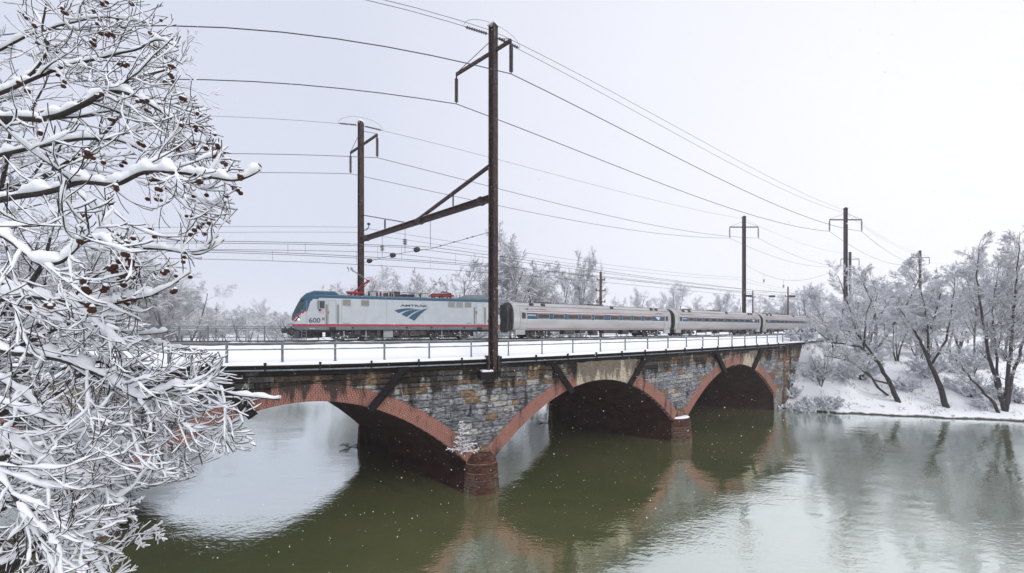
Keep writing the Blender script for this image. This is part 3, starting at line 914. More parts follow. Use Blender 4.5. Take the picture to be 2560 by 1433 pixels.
# strain insulators by the mast heads
for (m_, v_, lab) in ((m1, 33.0, "string of strain insulators at the near mast head"), (m2, 55.6, "string of strain insulators at the head of the mast behind the locomotive")):
    for off in (-1, 1):
        t = thing("strain_insulator", m_[3], lab + (", left side" if off < 0 else ", right side"), "insulator", "strain insulators at mast heads")
        q = W(uM + off * 2.6, v_, m_[3].z - .12); pp = W(uM + off * .5, v_, m_[3].z)
        mb = MB(); d = q - pp; insulator_geo(mb, pp, 9, (d.length - .2) / 9, .11, axis=d)
        mb.build("insulator_string", M['ins'], t, True)
    j = thing("jumper_wire", m_[3], "thin jumper wire arched over the head of " + ("the near mast" if v_ < 40 else "the mast behind the locomotive"), "wire", "jumper wires")
    MB().tube([W(uM + 2.6 * math.sin(a_), v_, m_[3].z - .1 + 1.0 * math.cos(a_)) for a_ in [(-PI / 2 + PI * i / 12) for i in range(13)]], .014, 4).build("cable", M['wire'], j)
# catenary of each track: messenger, contact wire, droppers
def cat_run(vc, hm, hc, label):
    t = thing("overhead_wire", W(0, vc, CAMZ + hc), label, "wire", "contact lines over the tracks")
    for (a_, b_, n) in ((-58, 25.8, 30), (25.8, 109.5, 30), (109.5, 195, 20)):
        mpts = []; cp = []
        for i in range(n + 1):
            tt = i / n; u = a_ + (b_ - a_) * tt
            mpts.append(W(u, vc, CAMZ + hm - 4 * .75 * tt * (1 - tt))); cp.append(W(u, vc, CAMZ + hc - .04))
        MB().tube(mpts, .02, 4).build("messenger_wire", M['wire'], t)
        MB().tube(cp, .02, 4).build("contact_wire", M['wire'], t)
        mb = MB()
        for i in range(2, n, 3): mb.tube([mpts[i], cp[i]], .012, 3)
        mb.build("dropper", M['wire'], t)
cat_run(41.6, 6.9, 5.75, "contact line with droppers over the empty near track")
cat_run(46.0, 7.4, 6.2, "contact line with droppers above the train's track, pantograph reaching for it")
cat_run(50.6, 7.5, 6.2, "contact line with droppers over the far track")
for (vv, hh, lab) in ((56.5, 10.9, "upper of two thin feeder wires left of the mast behind the locomotive"), (57.5, 10.5, "lower of two thin feeder wires left of the mast behind the locomotive")):
    w = thing("overhead_wire", W(0, vv, CAMZ + hh), lab, "wire", "overhead wires")
    pts = []
    for (a_, b_) in ((-58, 25.8), (25.8, 109.5), (109.5, 195)):
        for i in range(24): tt = i / 24; pts.append(W(a_ + (b_ - a_) * tt, vv, CAMZ + hh - 4 * 1.3 * tt * (1 - tt)))
    MB().tube(pts, .016, 4).build("cable", M['wire'], w)
fbk = thing("feeder_bracket", W(25.8, 56, CAMZ + 10.5), "small curved feeder bracket on the mast behind the locomotive", "bracket")
p = W(25.8, 55.2, CAMZ + 10.3)
mb = MB(); mb.tube([p, p + Vector((.5, -.1, .1)), p + Vector((.75, -.2, .35)), p + Vector((.75, -.2, .6))], .05, 6); mb.lathe(p + Vector((.75, -.2, .55)), (0, 0, 1), [(0, .06), (.05, .18), (.2, .16), (.25, .05)], 8)
mb.build("arm", M['ins'], fbk)
# distant small poles
def simple_pole(x, ytop, s, label, w, arms, mat, zb=9.3):
    Y = 900 / s; X = (x - 1280) / s; zt = CAMZ + (HZ - ytop) / s
    t = thing("utility_pole", (X, Y, zb), label, "pole")
    MB().tube([(X, Y, zb), (X, Y, zt)], [w, w * .75], 8).build("pole_shaft", mat, t)
    for (za_, hw) in arms:
        mb = MB(); mb.box((X, Y, CAMZ + (HZ - za_) / s), (hw * 2, .14, .14)); mb.build("crossarm", mat, t)
        for sg in (-1, 1):
            mb = MB(); insulator_geo(mb, (X + sg * hw, Y, CAMZ + (HZ - za_) / s + .35), 3, .13, .13); mb.build("insulator", M['ins'], t)
    return t
simple_pole(1502, 680, 17, "stout wooden pole with insulator arms behind the first coach", .24, [(700, .55), (727, .65), (755, .6)], M['wood'])
simple_pole(1882, 727, 11, "thin wooden pole just right of the mast behind the third coach", .16, [(743, .5)], M['wood'])
simple_pole(1970, 717, 11, "thin pale wooden pole farther right above the last coach", .18, [(741, .6)], M['wood'])
simple_pole(2420, 700, 9, "slim grey pole between the right-hand tree crowns", .16, [(712, .5)], M['wood'], 5)
simple_pole(540, 768, 9, "tiny far pole above the hazy trees left of the locomotive", .16, [(775, .5)], M['wood'], 5)
# cross span over the far tracks, between the far masts, with two hung insulators
cs = thing("steady_span", m4[3] - Vector((0, 0, 14)), "far cross wire with hung insulators between the distant masts", "wire")
A = at(1862, 660, 75.6); B = at(2112, 660, 71.5)
pts = [A.lerp(B, i / 20) - Vector((0, 0, 4 * 3.4 * (i / 20) * (1 - i / 20))) for i in range(21)]
MB().tube(pts, .02, 4).build("wire", M['wire'], cs)
for i in (4, 8): 
    mb = MB(); q = pts[i]; mb.tube([q, q - Vector((0, 0, 1.6))], .02, 4); insulator_geo(mb, q - Vector((0, 0, 1.0)), 3, .2, .2); mb.build("hanger", M['ins'], cs)
for (x, y) in ((1872, 740), (1930, 741), (1980, 741)):
    MB().box(at(x, y, 75), (1.1, .35, .4)).build("span_insulator", M['ins'], cs)

# ------------------------------------------------------------------ the train
T = {}
def paint(name, col, rough=.4, var=.08, metal=0.0): return simple(name, col, rough, metal, var, 1.5)
T['silver'] = paint("locomotive_silver", (.42, .45, .47), .4, .06)
T['blue'] = paint("locomotive_blue", (.02, .075, .13), .35)
T['red'] = paint("red_stripe", (.33, .022, .035), .4)
T['skirt'] = paint("skirt_grey", (.11, .13, .145), .5, .2)
T['under'] = simple("underframe_grime", (.055, .05, .05), .85, 0, .6, 5, .5, 20)
T['roofgrey'] = paint("roof_grey", (.17, .19, .20), .6, .15)
T['glass'] = simple("cab_glass", (.03, .05, .06), .08, 0, .2, 3)
T['glass2'] = simple("coach_window_glass", (.045, .035, .035), .12, 0, .4, 1.5)
T['panto'] = paint("pantograph_red", (.24, .02, .022), .5, .2)
T['gold'] = paint("grille_ochre", (.22, .19, .12), .6, .2)
T['vent'] = paint("grille_grey", (.27, .29, .30), .6, .1)
T['seam'] = paint("panel_seam_grey", (.30, .32, .33), .5)
T['white'] = paint("white_print", (.75, .75, .77), .5)
T['teal'] = paint("teal_print", (.05, .28, .30), .5)
T['navy'] = paint("navy_print", (.03, .05, .10), .5)
T['lamp'] = simple("headlamp_lens", (.9, .88, .75), .2, 0, .05)
lm = T['lamp'].node_tree.nodes["Principled BSDF"]; lm.inputs["Emission Color"].default_value = (1, .93, .7, 1); lm.inputs["Emission Strength"].default_value = 1.6
T['rubber'] = paint("gangway_rubber", (.05, .05, .05), .8, .3)
def steel_mat():
    m, n, l, p = new_mat("fluted_stainless")
    tcn = n.new("ShaderNodeTexCoord"); sp = n.new("ShaderNodeSeparateXYZ"); l.new(tcn.outputs["Object"], sp.inputs[0])
    w = math_n(n, l, 'SINE', math_n(n, l, 'MULTIPLY_ADD', sp.outputs[2], 75.0) if False else None) if False else None
    mu = n.new("ShaderNodeMath"); mu.operation = 'MULTIPLY'; mu.inputs[1].default_value = 62.0; l.new(sp.outputs[2], mu.inputs[0])
    si = n.new("ShaderNodeMath"); si.operation = 'SINE'; l.new(mu.outputs[0], si.inputs[0])
    b = n.new("ShaderNodeBump"); b.inputs["Strength"].default_value = .5; b.inputs["Distance"].default_value = .03
    l.new(si.outputs[0], b.inputs["Height"]); l.new(b.outputs[0], p.inputs["Normal"])
    t = n.new("ShaderNodeTexNoise"); t.inputs["Scale"].default_value = .8; t.inputs["Detail"].default_value = 6
    mp = n.new("ShaderNodeMapping"); mp.inputs["Scale"].default_value = (.25, 1, 1.6); l.new(tcn.outputs["Object"], mp.inputs[0]); l.new(mp.outputs[0], t.inputs["Vector"])
    c = mixc(n, l, ramp(n, l, t.outputs[0], .4, .65), (.47, .47, .475), (.38, .375, .37))
    l.new(c, p.inputs["Base Color"]); p.inputs["Metallic"].default_value = .25; p.inputs["Roughness"].default_value = .45
    return m
T['steel'] = steel_mat()
T['coachend'] = simple("coach_end_grime", (.11, .10, .095), .8, 0, .3, 2)
T['dark'] = paint("dark_opening", (.02, .02, .022), .7)

U0, U1 = 14.37, 35.9
LA = W(U0, 44.5); LB = W(U1, 44.5); LL = (LB - LA).length
def loc_rot(A, B): d = B - A; return math.atan2(d.y, d.x)
def px(x, y):
    """photo pixel on the locomotive's near side -> (distance from nose, height above rail)"""
    th = th_of(x); u = 44.5 * math.tan(th)
    return (u - U0) / (U1 - U0) * LL, (HZ - y) / (32.38 * math.cos(th)) + 1.12
def zpx(X, Y): return px(680 + X / 4.129, 640 + Y / 4.129)
def inpoly(x, y, P):
    c = False; n = len(P); j = n - 1
    for i in range(n):
        if (P[i][1] > y) != (P[j][1] > y) and x < (P[j][0] - P[i][0]) * (y - P[i][1]) / (P[j][1] - P[i][1]) + P[i][0]: c = not c
        j = i
    return c
loco = thing("electric_locomotive", (0, 0, 0), "silver electric locomotive with blue roof band and red stripe, numbered 600, leading the train", "locomotive")
W2 = 1.5
def xn(z): return float(np.interp(z, [.9, 1.3, 1.9, 2.3, 3.2, 3.75, 4.1, 4.35], [.25, .08, 0, .06, .45, .78, 1.2, 1.7]))
def hw(X, z):
    e = min(X, LL - X)
    f = 1.0 if e > 1.6 else math.sqrt(max(.0, 1 - ((1.6 - e) / 1.9) ** 2)) * .55 + .45
    return W2 * f
zs = [.98, 1.12, 1.28, 1.37, 1.47, 1.6, 1.75, 1.9, 2.05, 2.2, 2.35, 2.5, 2.65, 2.8, 2.95, 3.1, 3.25, 3.4, 3.55, 3.65, 3.72, 3.8, 3.88]
nf = [i * .11 for i in range(28)]
st = nf + [3.2 + i * (LL - 6.4) / 14 for i in range(15)] + [LL - a for a in reversed(nf)]
roofp = [(.97, 3.93), (.86, 3.97), (.6, 4.0), (0, 4.02)]
def xw(X, z):
    if X < 3: return xn(z) * (1 - X / 3) + X
    if X > LL - 3: return LL - (xn(z) * (1 - (LL - X) / 3) + LL - X)
    return X
blueP = [zpx(*p) for p in [(150, 330), (150, 640), (200, 655), (215, 652), (300, 590), (352, 562), (378, 520), (400, 465), (432, 440), (460, 437), (2203, 462), (2300, 470), (2330, 560), (2350, 600), (2500, 600), (2500, 300)]]
glassP = [zpx(*p) for p in [(120, 600), (205, 596), (262, 590), (290, 575), (318, 520), (345, 440), (300, 415), (260, 465), (150, 500)]]
redP = [zpx(*p) for p in [(150, 640), (198, 640), (216, 640), (300, 576), (350, 556), (360, 568), (300, 596), (216, 662), (150, 662)]]
mb = MB(); ring_n = 2 * (len(zs) + len(roofp)) - 1
allv = []; 
for X in st:
    row = []
    for zz in zs: row.append((xw(X, zz), -hw(X, zz), zz))
    for (f, zz) in roofp: row.append((xw(X, zz), -hw(X, zz) * f, zz))
    for (f, zz) in reversed(roofp[:-1]): row.append((xw(X, zz), hw(X, zz) * f, zz))
    for zz in reversed(zs): row.append((xw(X, zz), hw(X, zz), zz))
    allv.append(row)
K = len(allv[0]); vs = [p for r in allv for p in r]; fs = []; ms = []
for i in range(len(st) - 1):
    for j in range(K - 1):
        q = (i * K + j, (i + 1) * K + j, (i + 1) * K + j + 1, i * K + j + 1)
        c = sum((Vector(vs[k]) for k in q), Vector()) / 4
        cx = c.x if c.x < LL / 2 + 3 else c.x
        m = 0
        if c.z > 3.66: m = 1
        if inpoly(cx, c.z, blueP): m = 1
        if inpoly(cx, c.z, redP): m = 2
        if cx < 3 and inpoly(cx, c.z, glassP): m = 4
        if 1.30 < c.z < 1.44: m = 2
        if c.z < 1.30: m = 3
        if c.z > 3.9 and abs(c.y) < 1.2: m = 5
        fs.append(q); ms.append(m)
for i in (0, len(st) - 1):
    for j in range(K // 2):
        a_, b_, c_, d_ = i * K + j, i * K + j + 1, i * K + K - 2 - j, i * K + K - 1 - j
        if j + 1 >= K - 2 - j: 
            fs.append((a_, b_, d_)); 
        else: fs.append((a_, b_, c_, d_))
        zc = vs[a_][2]
        ms.append(4 if 2.3 < zc < 3.5 and i == 0 else 1 if zc > 2.0 else 0 if zc > 1.4 else 3)
mb.add(vs, fs); mb.m = ms
mb.build("body", [T['silver'], T['blue'], T['red'], T['skirt'], T['glass'], T['roofgrey']], loco, True)
loco.location = (0, 0, 0)
# cab fairings on the roof
def fairing(pts, y, mats, name, par=loco):
    n = len(pts); vs = []
    for (x, z) in pts: vs.append((x, -y, z))
    for (x, z) in pts: vs.append((x, y, z))
    for (x, z) in pts: vs.append((x, -y - .12, z - .10 if z > 4 else z))
    MB().add(vs[:2 * n], [tuple(range(n)), tuple(range(2 * n - 1, n - 1, -1))] + [(i, n + i, n + (i + 1) % n, (i + 1) % n) for i in range(n)]).build(name, mats, par)
x1, _ = zpx(290, 420); 
F1 = [(.62, 3.55), (1.05, 4.02), zpx(425, 352), zpx(640, 356), zpx(697, 402)]
fairing(F1, 1.22, T['roofgrey'], "cab_fairing")
fairing([(x * 1.0, z - .11) for x, z in F1], 1.4, T['blue'], "cab_fairing_edge")
fairing([(LL - .62, 3.55), (LL - 1.6, 4.3), zpx(2203, 398), zpx(2000, 400), zpx(1915, 436)], 1.25, T['roofgrey'], "cab_fairing")
def quad(name, a, b, mat, y=-1.512, par=loco, th=.02):
    """flat panel on the near side from corner a to b (distance, height)"""
    x0, x1_ = min(a[0], b[0]), max(a[0], b[0]); z0, z1 = min(a[1], b[1]), max(a[1], b[1])
    return MB().box(((x0 + x1_) / 2, y, (z0 + z1) / 2), (x1_ - x0, th, z1 - z0)).build(name, mat, par)
def frame(name, a, b, mat, w=.035, y=-1.515, par=loco):
    x0, x1_ = min(a[0], b[0]), max(a[0], b[0]); z0, z1 = min(a[1], b[1]), max(a[1], b[1]); mb = MB()
    mb.box(((x0 + x1_) / 2, y, z0), (x1_ - x0 + w, .03, w)); mb.box(((x0 + x1_) / 2, y, z1), (x1_ - x0 + w, .03, w))
    mb.box((x0, y, (z0 + z1) / 2), (w, .03, z1 - z0 - w)); mb.box((x1_, y, (z0 + z1) / 2), (w, .03, z1 - z0 - w))
    return mb.build(name, mat, par)
wq = quad("cab_window", zpx(487, 462), zpx(540, 540), T['glass']); frame("window_frame", zpx(485, 460), zpx(542, 542), T['seam'], .05, par=wq)
quad("mirror", zpx(468, 455), zpx(478, 545), T['skirt'], -1.6, th=.08)
for (xa, xb) in ((580, 655), (2115, 2180)):
    yy = 0 if xa < 1000 else 30
    d = quad("door", zpx(xa, 458 + yy), zpx(xb, 703), T['silver'], -1.513)
    frame("door_frame", zpx(xa, 458 + yy), zpx(xb, 703), T['seam'], .03, -1.52, par=d)
    quad("door_latch", zpx(xa - 8, 570), zpx(xa + 6, 600), T['gold'], -1.53, par=d)
    for xc in (xa - 20, xb + 22):
        p0_ = zpx(xc, 500 + yy); p1_ = zpx(xc, 703)
        quad("handrail_recess", (p0_[0] - .09, p0_[1]), (p1_[0] + .09, p1_[1]), T['vent'], -1.51)
        MB().tube([(p0_[0], -1.56, p0_[1]), (p0_[0], -1.56, p1_[1])], .025, 6).build("handrail", T['gold'], loco)
for (a, b, mt) in (((728, 448), (808, 512), 'gold'), ((918, 452), (998, 514), 'gold'), ((1825, 472), (1890, 528), 'vent'), ((1910, 474), (1975, 530), 'vent'), ((1997, 476), (2060, 531), 'gold')):
    g_ = quad("grille", zpx(*a), zpx(*b), T[mt], -1.512)
    A_, B_ = zpx(*a), zpx(*b)
    frame("grille_frame", A_, B_, T['seam'], .03, -1.525, par=g_)
    mb = MB()
    for k in range(6):
        zz = B_[1] + (A_[1] - B_[1]) * (k + .5) / 6; mb.box(((A_[0] + B_[0]) / 2, -1.53, zz), (B_[0] - A_[0] - .06, .02, .03))
    mb.build("grille_louvre", T['seam'], g_)
# panel seams
for X_ in (355, 712, 1180, 1560):
    a = zpx(X_, 460 if X_ < 700 else 455); b = zpx(X_, 705)
    quad("panel_seam", (a[0], a[1]), (a[0] + .025, b[1]), T['seam'], -1.503)
# flag
A_, B_ = zpx(478, 546), zpx(537, 590)
fl = quad("flag", A_, B_, T['white'], -1.513)
for k in range(7):
    z0 = B_[1] + (A_[1] - B_[1]) * (2 * k) / 13; z1 = B_[1] + (A_[1] - B_[1]) * (2 * k + 1) / 13
    quad("flag_stripe", (A_[0], z0), (B_[0], z1), T['red'], -1.524, par=fl, th=.01)
quad("flag_canton", (A_[0], A_[1]), (A_[0] + (B_[0] - A_[0]) * .42, A_[1] - (A_[1] - B_[1]) * .54), T['navy'], -1.533, par=fl, th=.012)
quad("number_plate", zpx(512, 635), zpx(538, 662), T['gold'], -1.513)
# lettering
def text(body, x0, x1_, z0, z1, mat, name, par=loco, y=-1.52, off_=0.03):
    cu = bpy.data.curves.new(name, 'FONT'); cu.body = body; cu.size = 1.0; cu.extrude = .0; cu.offset = off_ 
    to = bpy.data.objects.new(name, cu); COL.objects.link(to)
    bpy.context.view_layer.update()
    me = bpy.data.meshes.new_from_object(to.evaluated_get(bpy.context.evaluated_depsgraph_get()))
    bpy.data.objects.remove(to)
    co = np.empty(len(me.vertices) * 3); me.vertices.foreach_get("co", co); co = co.reshape(-1, 3)
    mn, mx = co.min(0), co.max(0)
    out = np.zeros_like(co)
    out[:, 0] = x0 + (co[:, 0] - mn[0]) / (mx[0] - mn[0]) * (x1_ - x0)
    out[:, 2] = z0 + (co[:, 1] - mn[1]) / (mx[1] - mn[1]) * (z1 - z0)
    out[:, 1] = y
    me.vertices.foreach_set("co", out.ravel()); me.materials.clear(); me.materials.append(mat); me.update()
    o = bpy.data.objects.new(name, me); COL.objects.link(o); o.parent = par
    return o
def ztext(body, a, b, mat, name, par=loco):
    A_, B_ = zpx(*a), zpx(*b); return text(body, A_[0], B_[0], B_[1], A_[1], mat, name, par, -1.52, .03 if body == 'AMTRAK' else .012)
ztext("AMTRAK", (1325, 496), (1612, 525), T['navy'], "company_name")
ztext("600", (378, 638), (495, 690), T['navy'], "number_lettering")
ztext("600", (2225, 648), (2318, 692), T['navy'], "number_lettering")
ztext("SIEMENS", (722, 690), (802, 700), T['teal'], "builder_name"); ztext("SIEMENS", (2008, 690), (2066, 700), T['teal'], "builder_name")
ztext("AMTK 600", (385, 742), (436, 752), T['white'], "small_lettering")
lg = bpy.data.objects.new("logo", None); COL.objects.link(lg); lg.parent = loco
for P in ([(1265, 560), (1300, 549), (1350, 541), (1420, 537), (1487, 546), (1430, 552), (1370, 566), (1306, 588)],
          [(1335, 600), (1370, 578), (1420, 560), (1480, 550), (1545, 549), (1500, 564), (1450, 588), (1390, 629)],
          [(1412, 638), (1450, 604), (1500, 574), (1555, 553), (1614, 538), (1575, 566), (1530, 606), (1473, 667)]):
    pp = [zpx(*p) for p in P]
    MB().add([(x, -1.52, z) for x, z in pp], [tuple(range(len(pp)))]).build("logo_stripe", T['blue'], lg)
# headlights, nose details
hx = xn(3.7)
def nose_box(name, p, size, mat): 
    return MB().box(p, size).build(name, mat, loco)
a = zpx(330, 412)
hl = MB().box((a[0] + .1, -1.14, a[1]-.02), (.42, .3, .12), rot=Matrix.Rotation(-.5, 3, 'Y')).build("headlight", T['lamp'], loco)
a = zpx(250, 655)
MB().add([(a[0] - .25, -1.25, a[1] - .25), (a[0] + .2, -1.46, a[1] + .05), (a[0] + .22, -1.47, a[1] + .3), (a[0] + .02, -1.42, a[1] + .1)], [(0, 1, 2, 3)]).build("marker_lamp", T['glass'], loco)
a = zpx(268, 655); MB().box((a[0] + .03, -1.46, a[1]), (.1, .06, .12)).build("headlight", T['lamp'], loco)
# wiper
MB().tube([(.55, -1.12, 2.45), (.95, -1.15, 2.9), (1.1, -1.16, 3.25)], .025, 5).build("wiper", T['under'], loco)
# pilot, coupler
mb = MB(); mb.box((.35, 0, .62), (.5, 2.6, .62)); mb.box((.05, 0, .85), (.3, 2.9, .25)); mb.build("pilot", T['under'], loco)
mb = MB(); mb.box((-.35, 0, .92), (.7, .3, .3)); mb.box((-.75, 0, .92), (.25, .45, .42)); mb.build("coupler", T['under'], loco)
for yy in (-1.0, 1.0): MB().lathe((-.35, yy, 1.05), (-1, 0, 0), [(-.3, .1), (.05, .1), (.06, .2), (.14, .2)], 10).build("buffer", T['under'], loco)
mb = MB()
for k in range(5): mb.tube([(-.2 - .05 * k, -.5 + .25 * k, 1.1), (-.4, -.5 + .25 * k, .7), (-.15, -.5 + .25 * k, .5)], .035, 5)
mb.build("brake_hose", T['under'], loco)
mb = MB()
for k in range(3): mb.box((.95, -1.42, .35 + .25 * k), (.4, .1, .05))
mb.box((.77, -1.42, .65), (.05, .08, .9)); mb.box((1.13, -1.42, .65), (.05, .08, .9)); mb.build("step", T['skirt'], loco)
# skirt notches and running gear
def wheelset(par, x, r, y=-.74, spokes=True):
    w = MB().lathe((x, y - .07, r), (0, -1, 0), [(-.07, r), (.04, r), (.06, r - .03), (.06, r * .84), (.0, r * .8), (-.0, r * .4), (.05, r * .36), (.08, r * .2), (.1, .04)], 22).build("wheel", T['under'], par, False)
    w2_ = MB().lathe((x, -y + .07, r), (0, 1, 0), [(-.07, r), (.04, r), (.06, r * .84), (.1, .1)], 14).build("wheel", T['under'], par)
    rim = MB().lathe((x, y - .135, r), (0, -1, 0), [(0, r * .99), (.015, r * .97), (.016, r * .88), (0, r * .86)], 22).build("wheel_rim", T['vent'], par)
    MB().tube([(x, y, r), (x, -y, r)], .09, 8).build("axle", T['under'], par)
    mb = MB(); mb.box((x, y - .42, r), (.36, .3, .34)); mb.lathe((x, y - .55, r), (0, -1, 0), [(0, .16), (.06, .15), (.08, .05)], 10); mb.build("axle_box", T['under'], par)
def bogie(par, x, base, r, nm="bogie", z0=.0):
    b = bpy.data.objects.new(nm, None); COL.objects.link(b); b.parent = par
    for s in (-1, 1): wheelset(b, x + s * base / 2, r)
    mb = MB()
    for yy in (-1.12, 1.12):
        mb.box((x, yy, r + .12), (base * .75, .14, .24)); mb.box((x, yy, r - .05), (base * .3, .16, .3))
        for s in (-1, 1): mb.box((x + s * base * .42, yy, r + .22), (base * .28, .14, .2)); mb.box((x + s * (base * .5 + .3), yy, r + .05), (.5, .12, .16))
    mb.box((x, 0, r + .15), (.7, 2.2, .3)); mb.box((x, -1.0, r + .02), (base * .9, .3, .5)); mb.box((x, .9, r), (base * 1.3, .2, .7)); mb.build("bogie_frame", T['under'], b)
    mb = MB()
    for s in (-.22, .22):
        prof = []
        for k in range(7): prof += [(k * .07, .1), (k * .07 + .035, .075)]
        mb.lathe((x + s, -1.28, r + .05), (0, 0, 1), prof, 8)
    mb.build("spring", T['under'], b)
    mb = MB()
    for s in (-1, 1):
        mb.tube([(x + s * base * .2, -1.26, r - .1), (x + s * base * .5, -1.27, r - .15)], .035, 5)
        mb.tube([(x + s * base * .32, -1.3, r + .35), (x + s * base * .32, -1.3, r - .25)], .06, 6)
    mb.build("brake_rod", T['vent'], b)
    # wet snow packed on the frame
    mb = MB(); rr = random.Random(int(x * 10))
    for k in range(9):
        c = (x + rr.uniform(-base * .7, base * .7), -1.28 + rr.uniform(-.1, .1), rr.uniform(.2, .9)); s = rr.uniform(.03, .08)
        mb.lathe((c[0], c[1], c[2] - s), (rr.uniform(-.5, .5), -.2, 1), [(0, s * .3), (s * .5, s), (s * 1.1, s * .9), (s * 1.7, s * .2)], 6)
    tag(mb.build("packed_snow", M['twig_snow'], b, True), kind="stuff")
    return b
def lx(X): return zpx(X, 700)[0]
bc1 = (lx(670) + lx(1030)) / 2; bb = (lx(1030) - lx(670))
bogie(loco, bc1, bb, .56); bogie(loco, LL - bc1 - .2, bb, .56)
mb = MB(); a0, a1 = lx(1150), lx(1250)
mb.box(((a0 + a1) / 2, -.9, .62), (a1 - a0, .9, .62)); mb.build("tank", T['vent'], loco)
mb = MB()
for (c, w_, h_) in ((lx(1300), .7, .5), (lx(1370), .9, .62), (lx(1470), 1.0, .55), (lx(1560), .6, .45), (lx(880), .5, .4), (lx(1100), .3, .5)):
    mb.box((c, -1.0, .98 - h_ / 2 - .01), (w_, .8, h_))
mb.build("equipment_box", T['under'], loco)
mb = MB(); mb.box((LL / 2, 0, .88), (LL - 1.5, 2.2, .2)); mb.build("underframe", T['under'], loco)
mb = MB(); mb.box((LL * .52, .1, .55), (LL * .30, 1.9, .6)); mb.build("transformer_case", T['under'], loco)
mb = MB(); mb.box((bc1, .2, .62), (bb * 1.75, 1.4, .55)); mb.box((LL - bc1 - .2, .2, .62), (bb * 1.75, 1.4, .55)); mb.box((1.3, .2, .6), (1.4, 2.0, .6)); mb.build("motor_block", T['under'], loco)
for X_ in (620, 830, 1392, 1650, 1990, 2145):
    c = lx(X_); w_ = .5 if X_ in (620, 2145) else .16
    MB().box((c, -1.505, 1.17 if w_ < .3 else 1.1), (w_, .03, .14 if w_ < .3 else .26)).build("skirt_opening", T['dark'], loco)
quad("skirt_notice", zpx(1470, 768), zpx(1492, 780), T['white'], -1.3)
# pantographs
def panto(x0, x1_, raised, name="pantograph"):
    p = bpy.data.objects.new(name, None); COL.objects.link(p); p.parent = loco
    mb = MB(); zc = 4.28
    for yy in (-.75, .75): mb.bar(((x0), yy, zc), ((x1_), yy, zc), .12, .12)
    for xx in (x0 + .1, x1_ - .1, (x0 + x1_) / 2): mb.bar((xx, -.75, zc), (xx, .75, zc), .1, .1)
    mb.build("pantograph_base", T['panto'], p)
    mb = MB()
    for xx in (x0 + .35, (x0 + x1_) / 2, x1_ - .35):
        for yy in (-.75, .75): insulator_geo(mb, (xx, yy, 4.26), 3, .08, .1, core=.05)
    mb.build("insulator_foot", T['panto'], p)
    if raised:
        E = Vector((lx(985), 0, zpx(985, 230)[1])); Hh = Vector((lx(790), 0, zpx(790, 95)[1])); base = Vector((lx(830), 0, 4.35))
        MB().tube([base, E], .085, 6).build("lower_arm", T['panto'], p)
        MB().tube([base + Vector((.5, .15, 0)), E - Vector((.0, -.1, .12))], .03, 5).build("thrust_rod", T['panto'], p)
        mb = MB(); mb.box(E, (.3, .3, .22)); mb.build("knuckle", T['panto'], p)
        mb = MB()
        for yy in (-.3, .3): mb.tube([E + Vector((0, yy * .4, .05)), Hh + Vector((0, yy * 1.6, 0))], .028, 5)
        mb.build("upper_arm", T['roofgrey'], p)
        mb = MB()
        for dx in (-.16, .16): mb.tube([Hh + Vector((dx, -.95, -.12)), Hh + Vector((dx, -.6, .06)), Hh + Vector((dx, .6, .06)), Hh + Vector((dx, .95, -.12))], .03, 5)
        mb.build("collector_head", T['roofgrey'], p)
    else:
        MB().tube([(x0 + .2, 0, 4.42), (x1_ - .1, 0, 4.46)], .085, 6).build("lower_arm", T['panto'], p)
        mb = MB()
        for yy in (-.3, .3): mb.tube([(x1_ - .1, yy * .4, 4.55), (x0 + 1.2, yy * 1.4, 4.66)], .03, 5)
        mb.build("upper_arm", T['roofgrey'], p)
        mb = MB()
        for dx in (0, .3): mb.tube([(x0 + 1.2 + dx, -.95, 4.5), (x0 + 1.2 + dx, -.6, 4.68), (x0 + 1.2 + dx, .6, 4.68), (x0 + 1.2 + dx, .95, 4.5)], .03, 5)
        mb.build("collector_head", T['under'], p)
panto(lx(755), lx(935), True); panto(lx(1655), lx(1900), False)
# roof gear: post insulators and bus bar
for X_, kind in ((995, 0), (1085, 1), (1122, 1), (1178, 2), (1225, 0), (1250, 1), (1300, 3), (1548, 0)):
    mb = MB(); c = (lx(X_), -.4, 4.38 if kind != 3 else 4.42)
    if kind == 3: mb.box((c[0], c[1], 4.25), (.5, .5, .5))
    elif kind == 2: mb.box((c[0], c[1], 4.18), (.45, .4, .32))
    else: insulator_geo(mb, (c[0], c[1], 4.42), 4, .08, .11, core=.05)
    mb.build("roof_insulator" if kind < 2 else "roof_box", T['panto'] if kind == 1 else T['under'], loco)
MB().tube([(lx(985), -.4, 4.45), (lx(1650), -.4, 4.42)], .022, 5).build("roof_busbar", T['under'], loco)
mb = MB()
for k in range(4): mb.box((lx(1340 + k * 38), 0, 4.12 + .05 * (k % 2)), (.5, 1.2, .2))
mb.build("roof_equipment", T['under'], loco)
mb = MB(); mb.tube([(lx(2063), -.3, 4.2), (lx(2063), -.3, 4.65)], .025, 5); mb.build("antenna", T['under'], loco)
# snow dusting on the cab roof
mb = MB(); mb.box((2.3, 0, 4.32), (1.1, 2.1, .05)); mb.build("roof_snow", M['snow'], loco)
_n = Vector((-(LB - LA).y, (LB - LA).x, 0)).normalized() * 1.5
loco.location = (LA.x + _n.x, LA.y + _n.y, 10.48)
loco.rotation_euler = (0, 0, loc_rot(LA, LB))

